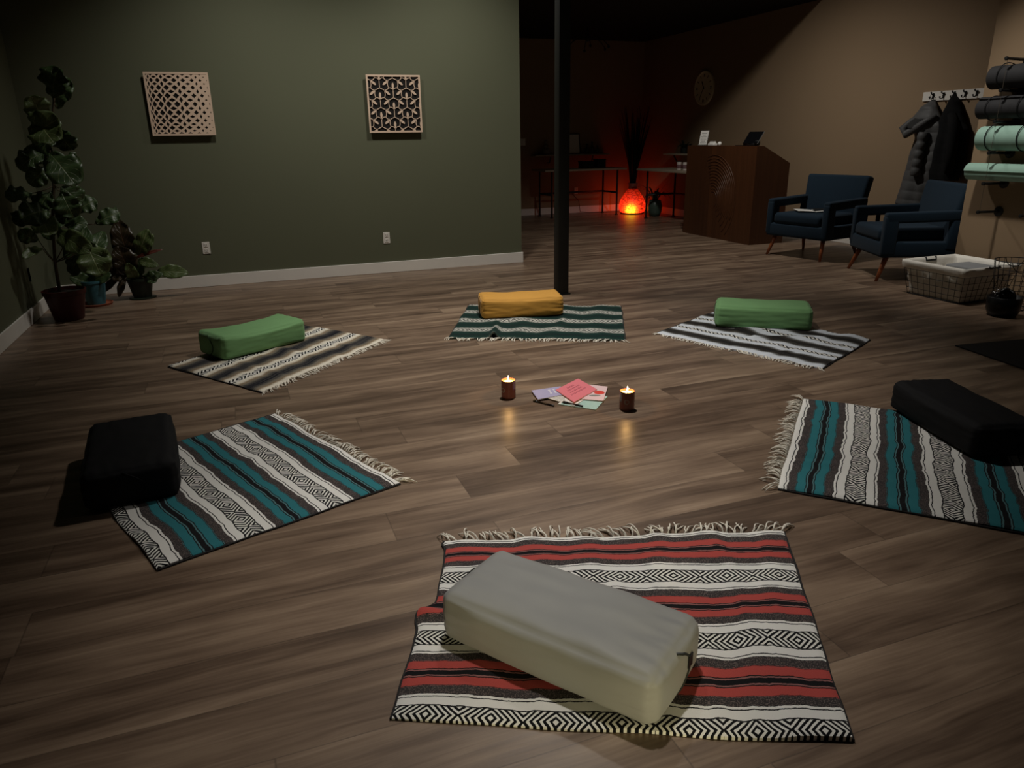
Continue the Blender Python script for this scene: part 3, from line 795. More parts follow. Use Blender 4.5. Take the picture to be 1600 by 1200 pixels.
for i, (px, lab) in enumerate(((1061.2, 'leftmost of three white labelled tins on the console table'), (1070.3, 'middle of three white labelled tins on the console table'), (1080.3, 'rightmost of three white labelled tins, right by the reception desk'))):
    p = onz(px, 259.5+i*.4, .8305); p = onx(px, 259, 6.86)
    t = thing('tin', lab, 'tin', (6.86, p.y, .8305), 0, 'white tins on the console table')
    MB().lathe([(0, 0), (.037, 0), (.038, .003), (.038, .115), (0, .115)], 20).build('can', 'cup', t, angle=40)
    MB().lathe([(.0383, .025), (.0388, .026), (.0388, .085), (.0383, .086)], 20).build('label_band', 'mauve', t, angle=40)
    MB().lathe([(0, .1155), (.039, .1155), (.039, .125), (0, .125)], 20).build('lid', 'cup', t, angle=40)

# dark leafy pot and speaker on the short shelf
M['leaf_dark'] = plain('dark_green_leaf', srgb(26, 38, 24), .5, .25, 20)
M['pot_dark'] = plain('dark_glazed_pot', srgb(34, 38, 34), .35, .1)
def blade(mb, base, tip, w, droop=.3, n=8):
    base = Vector(base); tip = Vector(tip); d = tip-base; side = d.cross(Vector((0, 0, 1)));
    if side.length < 1e-5: side = Vector((1, 0, 0))
    side.normalize(); vs = []; fs = []; th = .0008
    for i in range(n+1):
        f = i/n; c = base+d*f+Vector((0, 0, 1))*math.sin(f*PI)*d.length*droop; ww = w*math.sin(PI*(.12+.86*f))**.8
        up_ = Vector((0, 0, 1))
        for q in (c-side*ww/2+up_*ww*.12, c-up_*ww*.04, c+side*ww/2+up_*ww*.12): vs.append(q)
    for i in range(n):
        for k in range(2): a = i*3+k; fs.append((a, a+1, a+4, a+3))
    mb.add(vs, fs)
def spiky(t, r0, z0, n, L, w, seed, mat, up=.9, droop=.35):
    rn = random.Random(seed)
    for k in range(n):
        a = 2*PI*k/n+rn.uniform(-.3, .3); l = L*rn.uniform(.7, 1.15); e = rn.uniform(-.1, 1.0)*up
        mb = MB(); blade(mb, (r0*math.cos(a)*.3, r0*math.sin(a)*.3, z0), (l*math.cos(a)*math.cos(e), l*math.sin(a)*math.cos(e), z0+l*math.sin(e)), w, droop*(1-e*.6))
        o = mb.build('leaf', mat, t, smooth=True); md = o.modifiers.new('s', 'SOLIDIFY'); md.thickness = .0012
t = thing('potted_plant', 'dark leafy plant in a small pot on the short shelf', 'plant', (7.28, 11.18, 1.0715))
MB().lathe([(0, 0), (.05, 0), (.065, .09), (.058, .09), (.055, .075), (0, .075)], 24).build('pot', 'pot_dark', t, angle=40)
spiky(t, .05, .075, 12, .20, .04, 4, 'leaf_dark')
t = thing('small_speaker', 'small dark rounded speaker on the short shelf near the desk', 'speaker', (7.27, 10.86, 1.0715))
MB().lathe([(0, 0), (.045, 0), (.055, .02), (.055, .08), (.04, .10), (0, .102)], 24).build('body', 'pot_dark', t, smooth=True)
MB().lathe([(.0555, .03), (.057, .035), (.057, .045), (.0555, .05)], 24).build('ring', 'greyprint', t)

# ---------------------------------------------------------------- glowing vase with dark reeds, green pot
def mat_glow():
    m = NT('glowing_crackled_vase'); x, y, z = m.coord()
    v = m.vec(x, y, z)
    n = m.noise(v, 9, 3, .6, 1.5)
    vo = m.new('ShaderNodeTexVoronoi'); vo.feature = 'DISTANCE_TO_EDGE'; vo.inputs['Scale'].default_value = 13
    mp = m.new('ShaderNodeMapping'); m.link(v, mp.inputs[0]); mp.inputs['Scale'].default_value = (.9, .9, 1.9)
    mp.inputs['Rotation'].default_value = (.3, .5, .2); m.link(mp.outputs[0], vo.inputs['Vector'])
    ed = E(m, vo.outputs['Distance'])
    # the bulb sits low inside on the camera side
    dx = x+.14; dy = y+.20; dz = z-.07
    r2 = dx*dx+dy*dy+dz*dz
    hot = 1-m.math('SQRT', r2).step(.0, .24)
    top = 1-z.step(.16, .50)
    leaf = ed.step(.01, .10)*(1-m.noise(m.vec(x*26+z*18, z*20-x*12, y*20), 1, 2, .6, 1.2).step(.56, .64)*(1-hot)*.75)
    col = m.ramp(hot, [(0, (1, .028, .006, 1)), (.35, (1, .07, .008, 1)), (.7, (1, .24, .01, 1)), (1, (1, .55, .02, 1))])
    st = (hot*1.6+.62)*(top*.82+.12)*(leaf*.75+.25)*(n*.6+.7)
    m.set(color=srgb(150, 60, 40), rough=.5, emit=col, es=st*2.2)
    return m.m
M['glow'] = mat_glow()
M['vase_neck'] = plain('amber_vase_neck', srgb(150, 90, 76), .4, .1)
VX, VY = 6.90, 12.22
t = thing('glowing_vase', 'glowing orange crackled vase on the floor in the reception corner', 'lamp', (VX, VY, 0))
prof = [(0, .02), (.19, .02), (.225, .04), (.245, .10), (.24, .18), (.215, .26), (.165, .34), (.115, .41), (.085, .45)]
MB().lathe(prof, 48).build('glowing_body', 'glow', t, smooth=True)
MB().lathe([(.084, .45), (.078, .48), (.080, .53), (.090, .55), (.084, .55), (.073, .53), (.07, .48), (.075, .452)], 32).build('neck', 'vase_neck', t, smooth=True)
MB().lathe([(0, 0), (.20, 0), (.215, .006), (.215, .019), (0, .0195)], 40).build('base', 'black_metal', t, angle=40)
MB().tube([(.0, .2, .01), (-.2, .42, .006), (-.6, .50, .006), (-.78, .60, .02), (-.80, .625, .22), (-.98, .628, .40)], .004, 6).build('power_cord', 'black_metal', t, smooth=True)
M['reed'] = plain('dark_dried_reed', srgb(20, 15, 11), .9, .3)
rn = random.Random(11)
t = thing('dried_reeds', 'tall bundle of dark dried reeds standing in the glowing vase', 'reeds', (VX, VY, .47))
for k in range(46):
    a = rn.uniform(0, 2*PI); s = rn.uniform(.02, .30)**1.0; hh = rn.uniform(.9, 1.42)
    pts = [(.05*math.cos(a)*rn.random(), .05*math.sin(a)*rn.random(), .01)]
    for f in (.35, .7, 1): pts.append((.03*math.cos(a)+s*f**1.4*math.cos(a), .03*math.sin(a)+s*f**1.4*math.sin(a), hh*f))
    MB().tube(pts, [.006, .006, .009, .003], 5).build('reed', 'reed', t, smooth=True)
l = bpy.data.lights.new('vase_bulb_glow', 'POINT'); l.energy = 1.7; l.color = (1, .10, .02); l.shadow_soft_size = .12
o = bpy.data.objects.new('vase_bulb_glow', l); COL.objects.link(o); o.location = (VX+.02, VY+.30, .15)
M['pot_green'] = plain('grey_green_glazed_pot', srgb(78, 96, 86), .3, .15)
M['leaf_aloe'] = plain('long_green_leaf', srgb(60, 72, 44), .5, .3, 20)
t = thing('potted_plant', 'spiky long-leaved plant in a grey green pot beside the glowing vase', 'plant', (7.02, 11.62, 0))
MB().lathe([(0, 0), (.09, 0), (.125, .08), (.13, .18), (.105, .27), (.095, .28), (.09, .27), (.0, .25)], 32).build('pot', 'pot_green', t, smooth=True)
spiky(t, .09, .25, 16, .38, .035, 9, 'leaf_aloe', up=1.1, droop=.5)

# ---------------------------------------------------------------- clock and hanging lamp
M['clock_face'] = plain('cream_clock_face', srgb(226, 214, 182), .6, .06, 5)
t = thing('wall_clock', 'large round cream clock on the right reception wall', 'clock', (XR-.002, 10.86, 2.088))
Tc = Matrix.Rotation(-PI/2, 4, 'Y')
MB().lathe([(0, .0), (.262, .0), (.262, .03), (.240, .034), (.236, .022), (0, .022)], 64, T=Tc).build('rim', 'clock_face', t, angle=40)
m = MB()
for k in range(12):
    a = k*PI/6; L0, L1 = (.17, .215)
    for off in ((-.5, .5) if k % 3 == 0 else (0,)):
        m.box(L0, L1, -.006+off*.022, .006+off*.022, .0225, .0245, Tc @ Matrix.Rotation(a, 4, 'Z'))
m.build('hour_marks', 'black_metal', t)
for a, L, w, z in ((.5, .12, .008, .026), (2.6, .17, .006, .029)):
    MB().box(-.02, L, -w, w, z, z+.002, Tc @ Matrix.Rotation(a, 4, 'Z')).build('hand', 'black_metal', t)
MB().lathe([(0, .025), (.012, .025), (.012, .033), (0, .034)], 16, T=Tc).build('hub', 'black_metal', t)
p = ony(918, 55, 11.4)
t = thing('pendant_lamp', 'dark pendant with thin drooping arms under the black reception ceiling', 'lamp', (p.x, 11.4, 2.84))
MB().tube([(0, 0, .155), (0, 0, 0)], .012, 10).build('stem', 'black_metal', t, smooth=True)
MB().lathe([(0, -.05), (.03, -.04), (.04, 0), (.03, .03), (0, .04)], 16).build('hub', 'black_metal', t, smooth=True)
for k in range(6):
    a = k*PI/3+.2; c, s = math.cos(a), math.sin(a)
    ar = MB().tube([(.03*c, .03*s, 0), (.15*c, .15*s, .02), (.28*c, .28*s, -.05), (.36*c, .36*s, -.13)], .007, 6).build('arm', 'black_metal', t, smooth=True)
    MB().lathe([(0, -.17), (.018, -.16), (.02, -.13), (0, -.125)], 10, c=(.36*c, .36*s, 0)).build('socket', 'black_metal', ar, smooth=True)

# ---------------------------------------------------------------- armchairs
M['navy'] = fabric('navy_wool_upholstery', srgb(21, 39, 53), .9, .04)
def armchair():
    t = thing('armchair', 'x', 'armchair', (0, 0, 0), 0, 'navy armchairs by the reception desk')
    # local: seat faces -y
    w = .83; T = Matrix.Translation
    MB().rbox((w-.02, .70, .15), .025, T((0, 0, .305))).build('seat_base', 'navy', t, smooth=True)
    MB().rbox((w-.20, .64, .13), .045, T((0, -.035, .435)), seg=5).build('seat_cushion', 'navy', t, smooth=True)
    def tp(c): c.x *= 1+.10*(c.z/.5+.5); return c
    MB().rbox((w-.10, .12, .56), .035, T((0, .335, .625)) @ Matrix.Rotation(-.20, 4, 'X'), seg=4, taper=tp).build('backrest', 'navy', t, smooth=True)
    for s in (-1, 1):
        x = s*(w/2-.045)
        MB().rbox((.088, .70, .10), .022, T((x, .005, .610)) @ Matrix.Rotation(.03, 4, 'X')).rbox((.087, .13, .37), .022, T((x, -.286, .435))).rbox((.084, .12, .30), .022, T((x, .30, .44)) @ Matrix.Rotation(-.16, 4, 'X')).build('arm', 'navy', t, smooth=True)
    for sx in (-1, 1):
        for sy in (-1, 1):
            a = Vector((sx*(w/2-.10), sy*.26, .235)); b = Vector((sx*(w/2-.055), sy*.345, .0))
            MB().tube([a, a*.5+b*.5, b], [.026, .021, .014], 14).build('leg', 'walnut_leg', t, smooth=True)
    return t
def dup(root, loc, rz, label):
    r = root.copy(); COL.objects.link(r); r.location = loc; r.rotation_euler = (0, 0, rz); r['label'] = label
    for ch in list(root.children):
        c = ch.copy(); COL.objects.link(c); c.parent = r
        for g in list(ch.children):
            d = g.copy(); COL.objects.link(d); d.parent = c
    return r
ch = armchair()
ch['label'] = 'navy armchair next to the reception desk with papers lying on its seat'
ch.location = (6.31, 6.88, 0); ch.rotation_euler = (0, 0, -PI/2+.22)
dup(ch, (6.19, 5.53, 0), -PI/2-.42, 'navy armchair below the hanging coats, nearer the white basket')
t = thing('magazine', 'open white magazine with a dark picture lying on the navy chair seat', 'magazine', (6.32, 6.93, .509), -.5)
MB().grid(lambda u, v: (-.20+.4*u, -.13+.26*v, .012*abs(math.sin((u-.5)*PI))**.7+.001), 24, 4).build('pages', 'sign_white', t, smooth=True).modifiers.new('s', 'SOLIDIFY').thickness = .002
MB().rbox((.16, .15, .006), .002, Matrix.Translation((.07, 0, .018))).build('dark_picture', 'black_metal', t)

# ---------------------------------------------------------------- coat rack and coats
ym, zm = 6.19, 1.735
t = thing('coat_rack', 'white board with five black double hooks on the beige wall', 'coat rack', (XR, ym, zm))
MB().rbox((.02, .83, .095), .003, Matrix.Translation((-.0105, 0, 0))).build('board', 'trim', t)
for i in range(5):
    y = 6.468-i*.132-ym
    m = MB().rbox((.006, .024, .055), .002, Matrix.Translation((-.0245, y, .005)))
    m.tube([(-.025, y, .02), (-.05, y, .022), (-.062, y, .04)], [.006, .005, .009], 8).tube([(-.025, y, -.01), (-.045, y, -.03), (-.07, y, -.028), (-.078, y, -.008)], [.006, .005, .005, .009], 8)
    m.build('hook', 'black_metal', t, smooth=True)
def coat(label, rows, mat, seed, puff, x0=XR-.012, depth=.14, name='coat'):
    """rows: z, y-left, y-right, thickness factor"""
    zc = rows[0][0]; yc = (rows[0][1]+rows[0][2])/2
    t = thing(name, label, 'coat', (x0, yc, zc))
    def interp(z):
        for a, b in zip(rows, rows[1:]):
            if b[0] <= z <= a[0]:
                f = (a[0]-z)/(a[0]-b[0]); f = f*f*(3-2*f)*.4+f*.6
                return [a[k]*(1-f)+b[k]*f for k in range(4)]
        return list(rows[-1])
    H0, H1 = rows[0][0], rows[-1][0]
    def fn(u, v):
        z = H0+(H1-H0)*v; _, yl, yr, th = interp(z); a = 2*PI*u
        c = (yl+yr)/2; hw = abs(yl-yr)/2; 
        y = c+hw*math.cos(a)
        fold = noise.noise(Vector((y*11+seed, z*2.5, seed)))*.032
        pf = puff*abs(math.sin(z*PI/.105+noise.noise(Vector((y*3, z*2, seed)))*1.1))**.5
        d = depth*th*(.5+.5*math.sin(a)) if math.sin(a) > 0 else depth*th*.5*(1+math.sin(a))
        s = max(0, math.sin(a))
        e = .14 if v < .02 else 1
        return (-(d+(fold+pf)*s*min(1, th)), y-yc, z-zc)
    m = MB().grid(fn, 56, 110, closed_u=True)
    n = 56; top = tuple(range(n)); bot = tuple(110*n+k for k in range(n)); m.f.append(top[::-1]); m.f.append(bot)
    m.build('shell', mat, t, smooth=True); return t
M['coat_grey'] = fabric('dark_grey_puffer_nylon', srgb(84, 84, 84), .55, 0)
M['coat_black'] = fabric('black_coat_wool', srgb(13, 13, 14), .9, 0)
M['fur'] = plain('dark_hood_lining', srgb(44, 44, 44), .95, .3, 60)
t = coat('dark grey puffer coat with a hood on the leftmost hook', [(1.70, 6.475, 6.435, .2), (1.62, 6.56, 6.36, .8), (1.50, 6.63, 6.27, 1.1), (1.42, 6.60, 6.22, 1.1), (1.30, 6.56, 6.20, 1.0), (1.06, 6.61, 6.17, 1.0), (.81, 6.65, 6.22, 1.0), (.57, 6.70, 6.30, 1.0), (.55, 6.68, 6.32, .8)], 'coat_grey', 2.0, .009)
# hood rim rolls over the front, and the sleeve
MB().tube([(-.05, .02, -.12), (-.15, .12, -.22), (-.20, .18, -.30), (-.20, .13, -.36), (-.19, .02, -.30), (-.17, -.10, -.22), (-.12, -.17, -.17)], [.02, .035, .045, .045, .04, .035, .02], 12).build('hood_rim', 'coat_grey', t, smooth=True)
MB().lathe([(0, -.01), (.085, 0), (.07, .008), (0, .012)], 20, T=Matrix.Translation((-.165, .05, -.22)) @ Matrix.Rotation(-.9, 4, 'Y') @ Matrix.Diagonal((1.3, 1.1, 1, 1))).build('hood_lining', 'fur', t, smooth=True)
sl = MB()
pts = []; rr = []
for k in range(41):
    f = k/40; pts.append((-.175-.01*math.sin(f*PI), -.09+.03*f, -.34-.46*f)); rr.append(.05+.012*abs(math.sin(f*PI*5)))
sl.tube(pts, rr, 16).build('sleeve', 'coat_grey', t, smooth=True)
MB().tube([(0, -.005, .02), (-.06, -.005, .055), (-.08, -.005, .03), (-.05, -.005, 0)], .003, 6).build('hanging_loop', 'coat_black', t, smooth=True)
t = coat('black coat hanging on the middle hook, right of the grey puffer', [(1.755, 6.205, 6.19, .2), (1.66, 6.22, 6.10, .7), (1.55, 6.26, 6.03, .9), (1.46, 6.29, 5.985, .95), (1.38, 6.27, 5.92, 1.0), (1.07, 6.30, 5.90, 1.0), (.93, 6.36, 5.92, 1.0), (.86, 6.34, 5.94, .9)], 'coat_black', 5.0, .003, depth=.15)
MB().tube([(-.13, -.10, -.22), (-.17, -.19, -.36), (-.17, -.21, -.60), (-.15, -.20, -.82)], [.04, .055, .05, .042], 14).build('sleeve', 'coat_black', t, smooth=True)

# ---------------------------------------------------------------- rolled mats on wall pegs
PEGS = [(z, Y) for Y in (4.62, 4.24) for z in (1.915, 1.675, 1.432, 1.185, .935, .697)]
t0 = thing('mat_rack', 'black wall rack of round-ended pegs joined by thin wires, holding rolled mats', 'rack', (XM, 4.62, .697))
for z, Y in PEGS:
    m = MB(); o = Vector((XM, 4.62, .697)); a = Vector((XM-.001, Y, z))-o
    m.tube([a, a+Vector((-.24, 0, .006))], .011, 12)
    m.lathe([(0, 0), (.014, .002), (.0165, .012), (.014, .022), (0, .024)], 12, T=Matrix.Translation(a+Vector((-.238, 0, .006))) @ Matrix.Rotation(-PI/2, 4, 'Y'))
    m.lathe([(0, 0), (.042, 0), (.042, .008), (.036, .012), (0, .012)], 24, T=Matrix.Translation(a) @ Matrix.Rotation(-PI/2, 4, 'Y'))
    m.build('peg', 'black_metal', t0, angle=40)
M['wire'] = plain('thin_steel_wire', srgb(88, 80, 70), .4)
for Y in (4.62, 4.24):
    MB().tube([(-.235, Y-4.62, 0), (-.235, Y-4.62, 1.235)], .0016, 6).build('wire', 'wire', t0)
M['mint_mat'] = plain('mint_rubber_mat', srgb(152, 188, 172), .7, .05, 10, bump=.2)
M['char_mat'] = plain('charcoal_rubber_mat', srgb(38, 38, 40), .8, .1, 10, bump=.2)
M['strap'] = plain('black_elastic_strap', srgb(24, 24, 26), .8)
def rolled(label, zc, r, y1, mat, seed, strap=True, sq=1.0):
    t = thing('rolled_mat', label, 'rolled mat', (XM-.125, y1-.31, zc), 0, 'rolled mats on the wall rack')
    m = MB(); L = .31; N = 200; turns = 5; th = (r*.94)/(turns+1)
    # spiral sheet with thickness, extruded along y
    out = []; inn = []
    for k in range(N+1):
        a = 2*PI*turns*k/N+seed; rr = r*.10+(r*.84)*k/N
        out.append((rr+th*.5, a)); inn.append((max(.002, rr-th*.42), a))
    P = [(q*math.cos(a), q*math.sin(a)*sq) for q, a in out]+[(q*math.cos(a), q*math.sin(a)*sq) for q, a in reversed(inn)]
    vs = []; fs = []; n = len(P); M2 = N+1
    for y in (-L, L):
        for (a, b) in P: vs.append((a, y, b))
    for i in range(n): fs.append((i, (i+1) % n, (i+1) % n+n, i+n))
    for k in range(N):
        q = (k, k+1, n-2-k, n-1-k); fs.append(q); fs.append(tuple(i+n for i in q[::-1]))
    m.add(vs, fs); m.build('roll', mat, t, angle=50)
    if strap:
        for yy in (.16, -.12):
            pts = [((r*.985+.004)*math.cos(a), yy+.05*math.sin(a*.5), (r*.985+.004)*math.sin(a)*sq) for a in [2*PI*k/28 for k in range(29)]]
            MB().tube(pts, .0045, 6, cap=False).build('strap', 'strap', t, smooth=True)
    return t
rolled('thick charcoal rolled mat, topmost on the wall rack', 1.793, .102, 4.80, 'char_mat', 1.0)
rolled('thinner charcoal rolled mat, second from the top of the wall rack', 1.548, .093, 4.86, 'char_mat', 2.2)
rolled('thick mint rolled mat with a black cord, on the middle of the rack', 1.310, .108, 4.80, 'mint_mat', .6)
rolled('thin mint rolled mat, lowest on the wall rack', 1.028, .076, 4.87, 'mint_mat', 3.0, strap=False)

# ---------------------------------------------------------------- white lined wire basket and its contents
M['liner'] = plain('white_cotton_liner', srgb(240, 236, 226), .9, .06, 20, bump=.3, bscale=60)
B0 = (5.545, 6.04, 4.29, 4.80); B1 = (5.505, 6.125, 4.25, 4.86); BHt = .295
t = thing('laundry_basket', 'black wire basket with a white cloth liner on the floor by the mats', 'basket', (5.8, 4.55, 0))
def bcorner(f, k, grow=0):
    x0, x1, y0, y1 = [a+(b-a)*f for a, b in zip(B0, B1)]; x0 -= grow; x1 += grow; y0 -= grow; y1 += grow
    return Vector(((x0, y0), (x1, y0), (x1, y1), (x0, y1))[k]).to_3d()-Vector((5.8, 4.55, 0))
def bring(f, z, grow, n=18, wob=0, seed=0):
    out = []
    for k in range(4):
        a = bcorner(f, k, grow); b = bcorner(f, (k+1) % 4, grow)
        for i in range(n):
            g = i/n; p = a.lerp(b, g); nn = Vector((b.y-a.y, a.x-b.x, 0)).normalized()
            p = p+nn*(wob*noise.noise(Vector((p.x*12+seed, p.y*12, f*5)))-(.0 if not wob else .004)); out.append(Vector((p.x, p.y, z)))
    return out
m = MB()
rows = []
for j in range(13):
    f = j/12; rows.append(bring(f, .012+(BHt-.012)*f, -.008, wob=.02*math.sin(f*PI), seed=3))
n = len(rows[0]); vs = [p for r_ in rows for p in r_]
inner = [bring(j/12, .02+(BHt-.02)*j/12, -.014, wob=.016*math.sin(j/12*PI), seed=8) for j in range(12, 0, -1)]
vs += [p for r_ in inner for p in r_]; R_n = 13+12
fs = [(i*n+k, i*n+(k+1) % n, (i+1)*n+(k+1) % n, (i+1)*n+k) for i in range(R_n-1) for k in range(n)]
fs.append(tuple(range(n))[::-1]); fs.append(tuple((R_n-1)*n+k for k in range(n)))
m.add(vs, fs); m.build('liner', 'liner', t, smooth=True)
m = MB(); vs = []; lv = [(1.0, BHt-.002, -.006), (1.0, BHt+.006, -.001), (1.0, BHt+.006, .009), (.98, BHt-.02, .013), (.86, BHt-.058, .014), (.80, BHt-.064, .009)]
for f, z, g in lv: vs += bring(f, z, g, wob=.006 if g > .009 else 0, seed=1)
m.add(vs, [(i*n+k, i*n+(k+1) % n, (i+1)*n+(k+1) % n, (i+1)*n+k) for i in range(len(lv)-1) for k in range(n)])
m.build('folded_cuff', 'liner', t, smooth=True)
m = MB(); W_ = .0024
for z in (.006, .06, .115, .17, .225):
    f = z/BHt; c = [bcorner(f, k, .004)+Vector((0, 0, z)) for k in range(4)]; m.tube(c+[c[0]], W_ if z > .01 else .004, 6)
for k in range(4):
    nn = (9, 9, 9, 9)[k]
    for i in range(nn):
        g = i/nn; a = bcorner(0, k, .004).lerp(bcorner(0, (k+1) % 4, .004), g)+Vector((0, 0, .006)); b = bcorner(.8, k, .004).lerp(bcorner(.8, (k+1) % 4, .004), g)+Vector((0, 0, BHt*.8)); m.tube([a, b], W_, 6)
m.build('wire_frame', 'black_metal', t, smooth=True)
for yy, oz, oy in ((B1[3]-.012, -.034, -.012), (B1[2]-.014, -.010, -.012)):
    o = Vector((5.8, 4.55, 0)); x = B1[0]+.30
    MB().tube([Vector((x-.06, yy, BHt+.008))-o, Vector((x-.055, yy+oy, BHt+.012+oz))-o, Vector((x+.055, yy+oy, BHt+.012+oz))-o, Vector((x+.06, yy, BHt+.008))-o], .009, 8).build('handle', 'black_metal', t, smooth=True)
M['greycloth'] = fabric('grey_folded_cloth', srgb(132, 134, 136), .8)
t = thing('folded_blanket', 'grey folded blanket on top inside the white lined basket', 'blanket', (5.92, 4.50, .13))
for k in range(3):
    MB().rbox((.30-.01*k, .34, .046), .018, Matrix.Translation((0, 0, .024+k*.046)), seg=4).build('fold_layer', 'greycloth', t, smooth=True)
t = thing('round_wire_basket', 'empty round black wire basket with loop handles behind the heap of straps', 'basket', (5.80, 4.04, 0))
m = MB(); R1, R0_, hB = .165, .12, .385
for z in (.004, .08, .16, .24, .32, hB):
    r_ = R0_+(R1-R0_)*z/hB; m.tube([(r_*math.cos(a), r_*math.sin(a), z) for a in [2*PI*k/36 for k in range(37)]], .004 if z in (.004, hB) else .0024, 6, cap=False)
for k in range(20):
    a = 2*PI*k/20; m.tube([(R0_*math.cos(a), R0_*math.sin(a), .004), (R1*math.cos(a), R1*math.sin(a), hB)], .0022, 6)
for k in range(-2, 3): q = k*.05; h_ = math.sqrt(R0_**2-q*q); m.tube([(q, -h_, .004), (q, h_, .004)], .0022, 6)
m.build('wire_frame', 'black_metal', t, smooth=True)
for s in (0, PI):
    MB().tube([(R1*math.cos(s+PI*1.25+q), R1*math.sin(s+PI*1.25+q), hB-.075*math.cos(q/.42*PI/2)**.6) for q in [-.42+.84*i/12 for i in range(13)]], .0035, 6).build('loop_handle', 'black_metal', t, smooth=True)
M['strap_black'] = plain('black_strap_webbing', srgb(16, 16, 17), .35, .2); M['buckle'] = plain('silver_buckle', srgb(190, 190, 190), .25, .05, metal=.8)
t = thing('strap_basket', 'low black basket heaped with coiled black straps and silver buckles', 'basket', (5.50, 3.88, 0))
MB().lathe([(0, .0), (.095, .0), (.115, .05), (.122, .15), (.117, .152), (.11, .06), (0, .04)], 32).build('tub', 'strap_black', t, smooth=True)
rn = random.Random(3)
for k in range(9):
    a = rn.uniform(0, 2*PI); rr = rn.uniform(.0, .06); c = Vector((rr*math.cos(a), rr*math.sin(a), .15+rn.uniform(0, .035))); R_ = rn.uniform(.03, .045)
    ax = Matrix.Rotation(rn.uniform(0, PI), 4, 'Z') @ Matrix.Rotation(rn.uniform(.4, 1.4), 4, 'X')
    st = MB().tube([c+(ax @ Vector((R_*(1-.02*q)*math.cos(q*.5), R_*(1-.02*q)*math.sin(q*.5), .0))) for q in range(26)], .0085, 6).build('coiled_strap', 'strap_black', t, smooth=True)
    if k % 2 == 0: MB().tube([c+(ax @ Vector((R_+.012+.016*math.cos(q), .018*math.sin(q), .004))) for q in [i*PI/8 for i in range(17)]], .0028, 6, cap=False).build('buckle', 'buckle', st, smooth=True)

# ---------------------------------------------------------------- corner plants
def mat_leaf(name, c0, c1, vein, rough=.42):
    m = NT(name); n = m.new('ShaderNodeTexCoord'); sx = m.new('ShaderNodeSeparateXYZ'); m.link(n.outputs['UV'], sx.inputs[0])
    u = E(m, sx.outputs[0]); v = E(m, sx.outputs[1])
    mid = (u-.5).abs(); s = ((v*7-mid*5.5).frac()-.5).abs()
    vv = m.math('MAXIMUM', 1-mid.step(.0, .03), (1-s.step(.0, .09))*(1-mid.step(.3, .5))*.75)
    nn = m.noise(m.vec(u*3, v*4), 1, 2)
    base = m.mix(nn, c0, c1)
    m.set(color=m.mix(vv*.6, base, vein), rough=rough, spec=.5); m.bump(vv*-1.0, .5, .004); return m.m
M['leaf_fig'] = mat_leaf('fiddle_leaf', srgb(46, 66, 36), srgb(66, 86, 48), srgb(126, 136, 92))
M['leaf_fig2'] = mat_leaf('young_fiddle_leaf', srgb(70, 88, 48), srgb(92, 106, 62), srgb(146, 152, 106))
M['leaf_brown'] = mat_leaf('bronze_rubber_leaf', srgb(42, 36, 22), srgb(58, 48, 30), srgb(96, 62, 44), .35)
M['leaf_stripe'] = mat_leaf('striped_green_leaf', srgb(52, 70, 36), srgb(92, 106, 60), srgb(170, 172, 130), .35)
M['leaf_red'] = plain('red_new_leaf', srgb(92, 46, 34), .4)
M['stem'] = plain('brown_stem', srgb(74, 62, 46), .8, .2, 30)
M['soil'] = plain('dark_soil', srgb(30, 24, 18), .95, .3, 60)
M['pot_red'] = plain('oxblood_red_pot', srgb(66, 11, 12), .4, .06)
M['pot_blue'] = plain('turquoise_pot', srgb(60, 106, 116), .5, .08, 12)
M['terracotta'] = plain('terracotta_saucer', srgb(150, 82, 56), .7)
M['pot_dgreen'] = plain('dark_green_nursery_pot', srgb(34, 44, 34), .45)
def leaf(parent, o, base, tip, w, mat, face=None, shape='fig', cup=.12, arch=.12):
    base = Vector(base); tip = Vector(tip); d = tip-base; L = d.length; e = d/L
    face = Vector(face) if face else Vector((-.1, -1, .35))
    nrm = (face-e*face.dot(e)).normalized(); side = e.cross(nrm)
    vs = []; uv = []; fs = []; NL, NW = 14, 8
    for j in range(NL+1):
        v = j/NL
        if shape == 'fig': ww = w*(.06+.94*math.sin(PI*min(1, v*.96+.02))**.75)*(.58+.62*v)*(1-.0*v)*.95
        elif shape == 'long': ww = w*math.sin(PI*(.03+.95*v))**.8
        else: ww = w*math.sin(PI*(.03+.95*v))**.6
        for i in range(NW+1):
            u = i/NW; q = (u-.5)*ww
            wav = .018*math.sin(v*19+u*3)*abs(u-.5)*2*(w/.2)
            p = base+e*(v*L)+side*q+nrm*(arch*L*math.sin(v*PI)-cup*abs(u-.5)*ww*-1+wav-arch*L*.5*v)
            vs.append(p-o); vs[-1].x = max(vs[-1].x, XL+.012-o.x); vs[-1].y = min(vs[-1].y, YG-.014-o.y); uv.append((u, v))
    W1 = NW+1
    for j in range(NL):
        for i in range(NW): a = j*W1+i; fs.append((a, a+1, a+1+W1, a+W1))
    me = bpy.data.meshes.new('leaf'); me.from_pydata(vs, [], fs); ul = me.uv_layers.new(name='UVMap')
    for lp in me.loops: ul.data[lp.index].uv = uv[lp.vertex_index]
    for p in me.polygons: p.use_smooth = True
    me.materials.append(M[mat]); ob = bpy.data.objects.new('leaf', me); COL.objects.link(ob); ob.parent = parent
    s = ob.modifiers.new('s', 'SOLIDIFY'); s.thickness = .0016
    return ob
